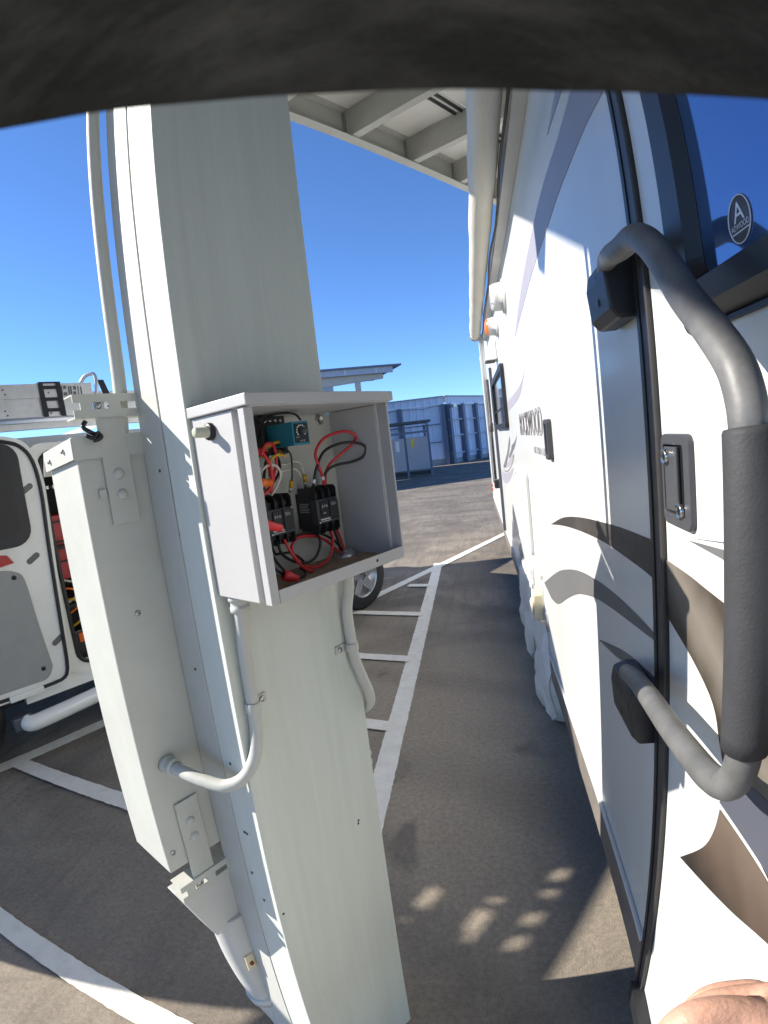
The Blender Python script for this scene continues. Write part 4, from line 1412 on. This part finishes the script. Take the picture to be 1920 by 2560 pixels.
# jamb with rubber seal
m = MB(W)
m.ring(rrect(OU0 - .06, OU1 + .05, OZ0 - .05, OZ1 + .04, .10), rrect(OU0 + .012, OU1 - .012, OZ0 + .012, OZ1 - .012, .08), 1, VN - .10, VN + .006)
m.build('door_jamb', M['van'], van)
m = MB(W)
m.tube([(p[0], VN + .008, p[1]) for p in rrect(OU0 + .016, OU1 - .016, OZ0 + .016, OZ1 - .016, .08)], .013, 8, closed=True)
m.build('door_seal', M['blackseal'], van)

# open cargo door folded back flat along the side, inner face to us
DN = VN + .055
d_out = [(-.20, .44), (.62, .425), (.86, .432), (.905, .50), (.925, .80), (.955, 1.30), (.968, 1.62), (.945, 1.80), (.88, 1.90), (.78, 1.935), (-.20, 1.935)]
m = MB(W); m.prism(smooth2([d_out[:3], d_out[2:5], d_out[4:7], d_out[6:10], d_out[9:], [d_out[-1], d_out[0]]], 3), 1, DN - .035, DN)
vd = m.build('cargo_door', M['van'], van, bevel=.008)
m = MB(W)
m.tube([(p[0], DN + .006, p[1]) for p in smooth2([[(-.18, .462), (.62, .45), (.83, .455)], [(.83, .455), (.878, .51), (.90, .80), (.925, 1.30), (.938, 1.60), (.918, 1.78), (.86, 1.87), (.77, 1.905)], [(.77, 1.905), (-.18, 1.905)], [(-.18, 1.905), (-.18, .462)]], 4)], .011, 8, closed=True)
m.build('weather_strip', M['blackseal'], vd)
m = MB(W); m.prism(rrect(-.10, .845, 1.30, 1.895, .10), 1, DN + .0005, DN + .012)
m.build('window_trim', M['darkframe'], vd, bevel=.01, seg=3)
m = MB(W); m.prism(rrect(-.05, .79, 1.355, 1.845, .08), 1, DN + .0121, DN + .014)
m.build('window_glass', M['blackseal'], vd)
m = MB(W); m.prism(smooth2([[(-.15, .50), (.62, .49), (.755, .495), (.80, .56)], [(.80, .56), (.775, .85), (.755, 1.10), (.715, 1.16), (.64, 1.185)], [(.64, 1.185), (-.15, 1.185)], [(-.15, 1.185), (-.15, .50)]], 4), 1, DN + .0005, DN + .008)
m.build('trim_panel', M['vangrey'], vd, bevel=.002)
for uu, zz_ in ((.70, 1.13), (.745, .56), (.30, 1.13)):
    m = MB(W); m.lathe((uu, DN + .008, zz_), (0, 1, 0), [(.0001, .003), (.013, .002), (.014, 0)], 12)
    m.build('trim_clip', M['blackseal'], vd)
for uu, zz_ in ((.825, 1.215), (.865, .70), (.86, 1.62)):
    m = MB(W); m.prism([(uu + (p[0] * .8 - p[1] * .5), zz_ + (p[0] * .5 + p[1] * .8)) for p in rrect(-.045, .045, -.018, .018, .017)], 1, DN + .0005, DN + .0025)
    m.build('access_slot', M['decalmid'], vd)
m = MB(W); m.box(.52, .72, DN - .004, DN + .022, .425, .462)
m.build('door_check', M['van'], vd, bevel=.006)
m = MB(W); m.prism([(.50, 1.19), (.715, 1.215), (.685, 1.265), (.52, 1.30)], 1, DN + .013, DN + .02)
m.build('warning_flag', M['redtool'], vd)
m = MB(W)
m.tube(catmull([(.58, VN + .06, .29), (.60, VN + .09, .275), (.72, VN + .09, .275), (1.3, VN + .06, .29), (2.4, VN + .05, .29), (3.1, VN + .03, .29)], 6), .048, 16)
m.build('side_step', M['van'], van)
m = MB(W); m.box(.50, .62, VN - .02, VN + .09, .25, .33)
m.build('step_mount', M['decalnavy'], van, bevel=.01)
for uu, rr in ((.13, .365), (3.66, .34)):
    for nn_, s_ in ((VN - .02, 1), (-5.44, -1)):
        m = MB(W); m.lathe((uu, nn_, rr), (0, -s_, 0), [(rr * .62, 0), (rr * .93, .0), (rr, .04), (rr, .20), (rr * .93, .235), (rr * .62, .235)], 36)
        wh = m.build('wheel', M['tyre'], van)
        m = MB(W); m.lathe((uu, nn_ - s_ * .01, rr), (0, -s_, 0), [(rr * .64, 0), (rr * .60, .012), (rr * .58, .07), (rr * .2, .075), (.0001, .075)], 36)
        m.build('rim', M['alloy'], wh)
        for k in range(5):
            a = 2 * pi * k / 5 + .35
            c_, s2 = math.cos(a), math.sin(a)
            m = MB(W)
            q = []
            for (rad_, hw) in ((rr * .12, .045), (rr * .60, .032)):
                q += [(uu + c_ * rad_ - s2 * hw, rr + s2 * rad_ + c_ * hw), (uu + c_ * rad_ + s2 * hw, rr + s2 * rad_ - c_ * hw)]
            q = [q[0], q[1], q[3], q[2]]
            m.prism(q, 1, nn_ - s_ * .035, nn_ - s_ * .005)
            m.build('spoke', M['alloy'], wh, bevel=.004)
# roof rack
for uu in (-.85, 1.55, 2.75):
    m = MB(W); m.box(uu - .025, uu + .025, -5.42, -3.50, 2.0, 2.028)
    m.build('rack_bar', M['van'], van, bevel=.005)
    for n_f in (-3.60, -5.42):
        m = MB(W); m.box(uu - .03, uu + .03, n_f, n_f + .06, 1.90, 1.999)
        m.build('rack_foot', M['van'], van, bevel=.005)
m = MB(W); m.box(-1.1, 3.0, -3.535, -3.49, 1.965, 2.0)
m.build('rack_rail', M['alu'], van)


def ladder(u0, u1, n0, n1, z0, z1, label):
    t = thing('extension_ladder', W((u0 + u1) / 2, (n0 + n1) / 2, z0), label, 'ladder', 'ladders on the van roof')
    for nn_, s_ in ((n0, 1), (n1, -1)):
        m = MB(W)
        zc = (z0 + z1) / 2
        m.prism([(nn_, z0), (nn_, z1), (nn_ - s_ * .03, z1), (nn_ - s_ * .03, z1 - .012), (nn_ - s_ * .005, z1 - .012), (nn_ - s_ * .005, z0 + .012), (nn_ - s_ * .03, z0 + .012), (nn_ - s_ * .03, z0)], 0, u0, u1)
        rl = m.build('rail', M['alu'], t)
    x = u0 + .25
    while x < u1:
        m = MB(W); m.tube([(x, n0 - .004, (z0 + z1) / 2), (x, n1 + .004, (z0 + z1) / 2)], .016, 8)
        rg = m.build('rung', M['alu'], t)
        m = MB(W)
        for dx, dz in ((-.03, .012), (.03, .012), (-.02, -.014), (.04, -.014)):
            m.lathe((x + dx, n0, (z0 + z1) / 2 + dz), (0, 1, 0), [(.0001, .0015), (.006, .0015), (.006, 0)], 6)
        m.build('rivets', M['decalmid'], rg)['kind'] = 'stuff'
        x += .305
    return t


ladder(-1.9, 1.34, -3.452, -3.84, 2.144, 2.228, 'upper aluminium ladder section strapped on the van roof rack')
ladder(-1.9, 2.9, -3.458, -3.86, 2.034, 2.096, 'lower aluminium ladder section resting on the van roof rack')
for k, (a_, b_, c_, d_) in enumerate(((1.152, 1.160, 2.150, 2.212), (1.164, 1.186, 2.152, 2.172), (1.166, 1.184, 2.192, 2.212), (1.194, 1.202, 2.150, 2.21), (1.206, 1.216, 2.15, 2.21), (1.222, 1.240, 2.152, 2.176), (1.226, 1.242, 2.186, 2.21), (1.252, 1.258, 2.152, 2.208), (1.268, 1.276, 2.155, 2.205))):
    m = MB(W); m.box(a_, b_, -3.4515, -3.4503, c_, d_)
    m.build('faded_mark', M['decalmid'], bpy.data.objects['extension_ladder'])
m = MB(W); m.box(-.50, .62, -4.55, -3.60, 2.24, 2.62)
rb = tag(m.build('shade_box', M['bin'], None, bevel=.03), 'grey storage box out of view on the van roof rack, added for its shadow', 'storage box')  # out of view; added so its shadow bounds the sunlit ground
for u0_, u1_, lb_ in ((-1.95, -1.03, 'added plank blocking sun at the rear end of the van ladders'), (-.745, -.08, 'short added plank blocking sun in the middle of the van ladders'), (.14, 2.85, 'long added plank blocking sun between the ladder rails on the van roof')):
    m = MB(W); m.box(u0_, u1_, -3.80, -3.62, 2.04, 2.20)  # planks added to close ladder gaps and shape the sun patches
    tag(m.build('shade_plank', M['alu'], None, bevel=.004), lb_, 'plank', 'sun-blocking planks on the van roof')
lad = bpy.data.objects['extension_ladder']
for u0_, u1_ in ((-1.9, -.915), (-.845, -.80), (-.73, -.685), (-.615, -.57), (-.50, 1.33)):
    m = MB(W); m.box(u0_, u1_, -3.482, -3.462, 2.0965, 2.1435)
    m.build('gap_blocker', M['alu'], lad)  # strips added to split sun between the ladder sections into small patches
# rubber tie strap
m = MB(W)
for (ua, ub) in ((1.020, 1.046), (1.122, 1.148)):
    m.prism([(ua, 2.235), (ub, 2.235), (ub + .004, 2.155), (ub + .01, 2.08), (ub + .01, 2.028), (ua + .008, 2.028), (ua + .006, 2.12)], 1, -3.449, -3.442)
for z_ in (2.205, 2.135, 2.07):
    m.box(1.04, 1.135, -3.4485, -3.4425, z_ - .012, z_ + .008)
m.box(1.02, 1.15, -3.62, -3.4425, 2.231, 2.237)
tag(m.build('ladder_strap', M['strap']), 'black rubber strap with cut-outs tying the two ladder sections together', 'strap')
m = MB(W); m.tube(catmull([(1.36, -3.44, 2.15), (1.37, -3.44, 2.24), (1.365, -3.46, 2.285), (1.33, -3.50, 2.28), (1.30, -3.52, 2.24)], 6), .012, 10)
tag(m.build('rack_hook', M['alu']), 'metal hook clamp at the end of the upper ladder', 'hook')
m = MB(W); m.hexa([(1.43, -3.47, 2.11), (1.43, -3.475, 2.11), (1.475, -3.475, 2.11), (1.475, -3.47, 2.11)], [(1.39, -3.47, 2.25), (1.39, -3.475, 2.25), (1.43, -3.475, 2.25), (1.43, -3.47, 2.25)])
tag(m.build('tie_down_strap', M['strap']), 'slanting black tie-down strap beyond the ladder hook', 'strap')

# things in the van
t = thing('tool_chest', W(1.2, -3.9, 1.0), 'dark red tool chest on a shelf inside the van', 'tool chest')
m = MB(W); m.box(1.03, 1.5, -4.2, -3.85, .98, 1.42)
m.build('body', M['redtool'], t, bevel=.006)
for k in range(3):
    m = MB(W); m.box(1.04, 1.49, -3.85, -3.842, 1.0 + k * .135, 1.12 + k * .135)
    dr = m.build('drawer', M['redtool'], t, bevel=.003)
    m = MB(W); m.box(1.05, 1.48, -3.842, -3.832, 1.10 + k * .135, 1.112 + k * .135)
    m.build('drawer_pull', M['vandark'], dr)
t = thing('battery_box', W(1.1, -3.72, .5), 'small black box with a red label by the van sill', 'box')
m = MB(W); m.box(1.02, 1.24, -3.82, -3.66, .47, .66)
m.build('body', M['blackplastic'], t, bevel=.01)
m = MB(W); m.box(1.05, 1.14, -3.66, -3.657, .58, .64)
m.build('label_patch', M['orange'], t)
for k, (mt, lb, z) in enumerate((('wyellow', 'yellow cable drooping out of the van doorway', .86), ('worange', 'orange cable looped inside the van doorway', .95), ('wwhite', 'pale cable looped highest inside the van doorway', 1.02))):
    m = MB(W); m.tube(catmull([(.99, -3.66, z), (1.05, -3.63, z + .02 - k * .02), (1.10, -3.62, z - .05), (1.07, -3.63, z - .13), (1.0, -3.66, z - .17)], 6), .007, 8)
    tag(m.build('cable', M[mt]), lb, 'cable', 'cables in the van')
place_text('lettering', 'BAR', M['redtool'], van, W(1.01, -3.80, 1.70), EXu, Zv, .16, .06)

# ================================================================== FAR THINGS
# carport with a sloping panel roof across the lot
fc_ = thing('solar_carport', (-3.7, 19.4, 0), 'distant carport with a pale sloping panel roof above the open box', 'carport')


def FP(a, b, z):
    """a along the far canopy (0 at its right end, to the left), b depth"""
    d = Vector((-.90, -.43, 0)).normalized()
    s = Vector((-d.y, d.x, 0)) * -1
    p = Vector((-2.36, 20.0, 0)) + d * a + s * b
    return Vector((p.x, p.y, z))


m = MB(FP); m.hexa([(-.05, -.1, 4.46), (-.05, 4, 4.46), (9, 4, 4.46), (9, -.1, 4.46)], [(-.05, -.1, 4.52), (-.05, 4, 4.52), (9, 4, 4.52), (9, -.1, 4.52)])
m.build('roof_panel', M['shedpost'], fc_)
m = MB(FP); m.box(.28, 9, 0, .12, 4.24, 4.455)
m.build('edge_purlin', M['girt'], fc_)
for k in range(5):
    m = MB(FP); m.box(.9 + k * 1.2, .96 + k * 1.2, -.012, -.001, 4.25, 4.45)
    m.build('panel_joint', M['zinc'], fc_)
m = MB(FP); m.hexa([(.62, .2, 4.06), (.62, .4, 4.06), (6, .4, 3.70), (6, .2, 3.70)], [(.62, .2, 4.235), (.62, .4, 4.235), (6, .4, 4.235), (6, .2, 4.235)])
m.build('beam', M['steel2'], fc_)
m = MB(FP); m.box(1.52, 1.72, .25, .36, 0, 4.05)
m.build('post', M['steel2'], fc_)
m = MB(FP); m.box(8.0, 8.2, 2.0, 2.2, 0, 4.3)
m.build('post', M['steel2'], fc_)

# corrugated shed
shed = thing('corrugated_shed', (-1.28, 29.7, 0), 'long blue-grey corrugated metal shed with outside posts and rails', 'shed')
C0 = Vector((-1.28, 29.72, 0))
dl = Vector((-.994, -.11, 0))
dr = Vector((UX, UY, 0))


def wallpart(name, C, d, L, z0, z1, off, mt, ribs=True, pitch=.30, depth=.03):
    """corrugated sheet: trapezoid ribs standing proud"""
    s = Vector((d.y, -d.x, 0))
    if s.dot(Vector((0, -1, 0))) < 0 and abs(d.x) > .9:
        s = -s
    m = MB()
    x = 0
    v, f = [], []
    prof = []
    while x < L:
        prof += [(x, 0), (x + pitch * .62, 0), (x + pitch * .72, depth), (x + pitch * .9, depth), (x + pitch, 0)]
        x += pitch
    for a, o in prof:
        p = C + d * a + s * (off + o)
        v += [(p.x, p.y, z0), (p.x, p.y, z1)]
    for i in range(len(prof) - 1):
        f.append((2 * i, 2 * i + 2, 2 * i + 3, 2 * i + 1))
    m.add(v, f)
    return m.build(name, M[mt], shed)


def slab(name, C, d, a0, a1, z0, z1, o0, o1, mt, par=None):
    s = Vector((d.y, -d.x, 0))
    if s.dot(Vector((0, -1, 0))) < 0 and abs(d.x) > .9:
        s = -s
    p = [C + d * a0 + s * o0, C + d * a1 + s * o0, C + d * a1 + s * o1, C + d * a0 + s * o1]
    m = MB()
    m.hexa([(q.x, q.y, z0) for q in p], [(q.x, q.y, z1) for q in p])
    return m.build(name, M[mt], par or shed)


for k in range(6):
    wallpart('siding_panel', C0 + dl * (k * 2.4), dl, 2.38, .35, 3.40, .0, 'shed', pitch=.40)
wallpart('fascia_sheet', C0, dl, 14.4, 3.40, 3.80, .10, 'shed', pitch=.40)
wallpart('siding_panel', C0, dr, 14, .30, 3.40, .0, 'shed', pitch=.34, depth=.05)
wallpart('fascia_sheet', C0, dr, 14, 3.40, 3.80, .12, 'shed', pitch=.34)
slab('roof_edge', C0, dl, -.2, 14.5, 3.80, 3.84, -3, .25, 'girt')
slab('roof_edge', C0, dr, -.2, 14.2, 3.802, 3.842, -3, .27, 'girt')
slab('plinth', C0, dl, 0, 14.4, 0, .35, -.1, -.01, 'plaster')
slab('plinth', C0, dr, 0, 14, 0, .30, -.1, -.01, 'plaster')
for a in (.02, 1.45, 3.0, 4.6, 6.2, 7.8, 9.4, 11):
    slab('post', C0, dr, a, a + .24, 0, 3.38, .06, .32, 'shedpost')
for z_ in (.55, 1.55, 2.45, 3.30):
    slab('girt', C0, dr, 0, 13, z_, z_ + .07, .18, .24, 'girt')
for a in (.0, 2.42, 4.84, 7.26):
    slab('post', C0, dl, a, a + .22, 0, 3.38, .06, .30, 'shedpost')
for z_ in (1.28, 2.28):
    slab('girt', C0, dl, .3, 14, z_, z_ + .05, .06, .11, 'shedpost')
slab('lamp', C0, dr, .1, .38, 3.15, 3.30, .33, .60, 'zinc')
m = MB()
pp = [C0 + dl * a + Vector((0, -.16, 0)) for a in (0, .4, 1.2, 2.0, 2.6, 3.4)]
m.tube([(p.x, p.y, 3.28 + .06 * math.sin(i * 2.1)) for i, p in enumerate(pp)], .03, 6)
m.build('roof_cable', M['girt'], shed)
# taller wing added unseen, to darken the yard in front with its shadow
blocker = thing('shade_block', (-9.5, 23.5, 0), 'plain grey block added unseen behind the column to shade the yard', 'shade block')
m = MB(); m.box(-13.5, -6.9, 21.2, 27.5, 0, 5.2)
m.build('wall', M['plaster'], blocker)
m = MB(); m.box(-13.7, -6.7, 21.0, 27.7, 5.2, 5.4)
m.build('roof', M['girt'], blocker)
for k in range(3):
    m = MB(); m.box(-12.6 + k * 2.0, -11.4 + k * 2.0, 21.15, 21.199, 1.2, 2.4)
    wd = m.build('window', M['darkframe'], blocker)
    m = MB(); m.box(-12.5 + k * 2.0, -11.5 + k * 2.0, 21.13, 21.149, 1.3, 2.3)
    m.build('pane', M['glass'], wd)

# trash enclosure with two grey doors
te = thing('bin_shelter', (-2.8, 22.3, 0), 'bin shelter with two grey doors and a dark green roof edge', 'shelter')
E0 = Vector((-1.76, 22.3, 0))
de = Vector((-.985, -.17, 0))


def TB(a, b, z):
    s = Vector((-de.y, de.x, 0))
    p = E0 + de * a - s * b * -1
    return Vector((p.x, p.y, z))


m = MB(TB); m.box(-.15, 2.3, -1.7, .18, 2.28, 2.38)
m.build('roof', M['green'], te)
for a in (0, 1.0, 2.0):
    m = MB(TB); m.box(a - .05, a + .05, -.06, .06, 0, 2.22)
    m.build('post', M['shedpost'], te)
    m = MB(TB); m.box(a - .05, a + .05, -1.6, -1.5, 0, 2.22)
    m.build('post', M['shedpost'], te)
m = MB(TB); m.box(-.02, 2.0, -.02, .02, 1.86, 1.95)
m.build('rail', M['shedpost'], te)
for k, a in enumerate((.045, 1.045)):
    m = MB(TB); m.box(a, a + .91, .065, .10, .32, 1.70)
    dd = m.build('door', M['bin'], te, bevel=.01)
    m = MB(TB)
    if k == 0:
        m.box(a + .58, a + .72, .101, .105, 1.30, 1.66)
    else:
        m.box(a + .22, a + .38, .101, .105, 1.16, 1.60)
    m.build('notice', M['yellow'] if k == 0 else M['paper'], dd)
m = MB(TB); m.box(0, 2.0, -.02, .05, .10, .26)
m.build('kick_rail', M['blackplastic'], te)

# ================================================================== THE WEARER: CAP BRIM AND HAND
cap = MB()
v, f = [], []
NA, NRr = 64, 14
# visor: curved sheet in front of and above the lens, falling away to the sides
AZ = [-85, -60, -45, -34.9, -24.1, -14.5, -5.1, 8.8, 23, 43, 60, 85]
HB = [.0350, .0395, .0418, .0435, .0460, .0470, .0472, .0456, .0413, .0341, .0280, .0210]


def brim_h(a):
    for k in range(len(AZ) - 1):
        if a <= AZ[k + 1]:
            q_ = (a - AZ[k]) / (AZ[k + 1] - AZ[k])
            p0, p1, p2, p3 = HB[max(k - 1, 0)], HB[k], HB[k + 1], HB[min(k + 2, len(HB) - 1)]
            return .5 * (2 * p1 + (p2 - p0) * q_ + (2 * p0 - 5 * p1 + 4 * p2 - p3) * q_ ** 2 + (-p0 + 3 * p1 - 3 * p2 + p3) * q_ ** 3)
    return HB[-1]


for a in range(NA + 1):
    az = -85 + 170 * a / NA
    hz = brim_h(az)
    for r_ in range(NRr + 1):
        q = r_ / NRr
        rr = .012 + q * .058
        v.append((rr * math.sin(math.radians(az)), rr * math.cos(math.radians(az)), hz * q + .050 * (1 - q) + .004 * math.sin(pi * q)))
n1 = len(v)
v2 = [(p[0], p[1], p[2] + .0035) for p in v]
for a in range(NA):
    for r_ in range(NRr):
        i = a * (NRr + 1) + r_
        f += [(i, i + 1, i + NRr + 2, i + NRr + 1), (n1 + i, n1 + i + NRr + 1, n1 + i + NRr + 2, n1 + i + 1)]
    i = a * (NRr + 1) + NRr
    f.append((i, n1 + i, n1 + i + NRr + 1, i + NRr + 1))


def HEAD(x, y, z):
    # head frame: level with the lens roll and yaw
    d = Vector((CF.x, CF.y, 0)).normalized()
    rgt = Vector((d.y, -d.x, 0))
    return EYE + rgt * x + d * y + Vector((0, 0, 1)) * z


cap.T = HEAD
cap.add(v + v2, f, True)
bo = cap.build('cap_brim', M['cap'])
tag(bo, 'black fabric cap brim across the top of the view', 'cap')

# hand, lower right: loose fist, one skinned body with the fingers bent
B = EYE + (CR * .445 + CU * -.700 + CF * .757).normalized() * .30 + CR * .036 - CU * .083


def hp_(r, u, f_):
    return B + CR * r + CU * u + CF * f_


chains = [
    ([(.150, -.130, -.06), (.085, -.075, -.03), (.050, -.034, -.01)], [.032, .030, .027]),
    ([(.050, -.034, -.01), (.046, -.008, .005), (.006, .000, .008), (-.010, -.030, .004), (.012, -.045, -.004)], [.027, .0165, .0155, .0130, .0110]),
    ([(.050, -.034, -.01), (.064, -.018, .022), (.030, -.020, .030), (.012, -.046, .022), (.03, -.058, .010)], [.027, .0150, .0140, .0115, .0095]),
    ([(.050, -.034, -.01), (.078, -.030, .036), (.044, -.032, .048), (.022, -.056, .038), (.038, -.068, .022)], [.027, .0130, .0120, .0100, .0090]),
    ([(.050, -.034, -.01), (.090, -.044, .046), (.060, -.048, .060), (.044, -.066, .050), (.054, -.078, .036)], [.027, .0110, .0105, .0090, .0080]),
    ([(.085, -.075, -.03), (.056, -.040, -.030), (.028, -.026, -.022), (.004, -.026, -.012)], [.030, .0200, .0165, .0130]),
]
verts, edges, rads = [], [], []
index = {}
for pts, rr in chains:
    prev = None
    for p, r_ in zip(pts, rr):
        if p not in index:
            index[p] = len(verts)
            verts.append(tuple(hp_(*p)))
            rads.append(r_)
        if prev is not None:
            edges.append((prev, index[p]))
        prev = index[p]
me = bpy.data.meshes.new('hand')
me.from_pydata(verts, edges, [])
ho = bpy.data.objects.new('person', me)
COL.objects.link(ho)
md = ho.modifiers.new('skin', 'SKIN')
for i, sv in enumerate(me.skin_vertices[0].data):
    sv.radius = (rads[i], rads[i])
    sv.use_root = (i == 0)
md.use_smooth_shade = True
sb = ho.modifiers.new('sub', 'SUBSURF')
sb.levels = sb.render_levels = 2
me.materials.append(M['skin'])
tag(ho, 'bare hand of the photographer in a loose fist at the lower edge', 'person')
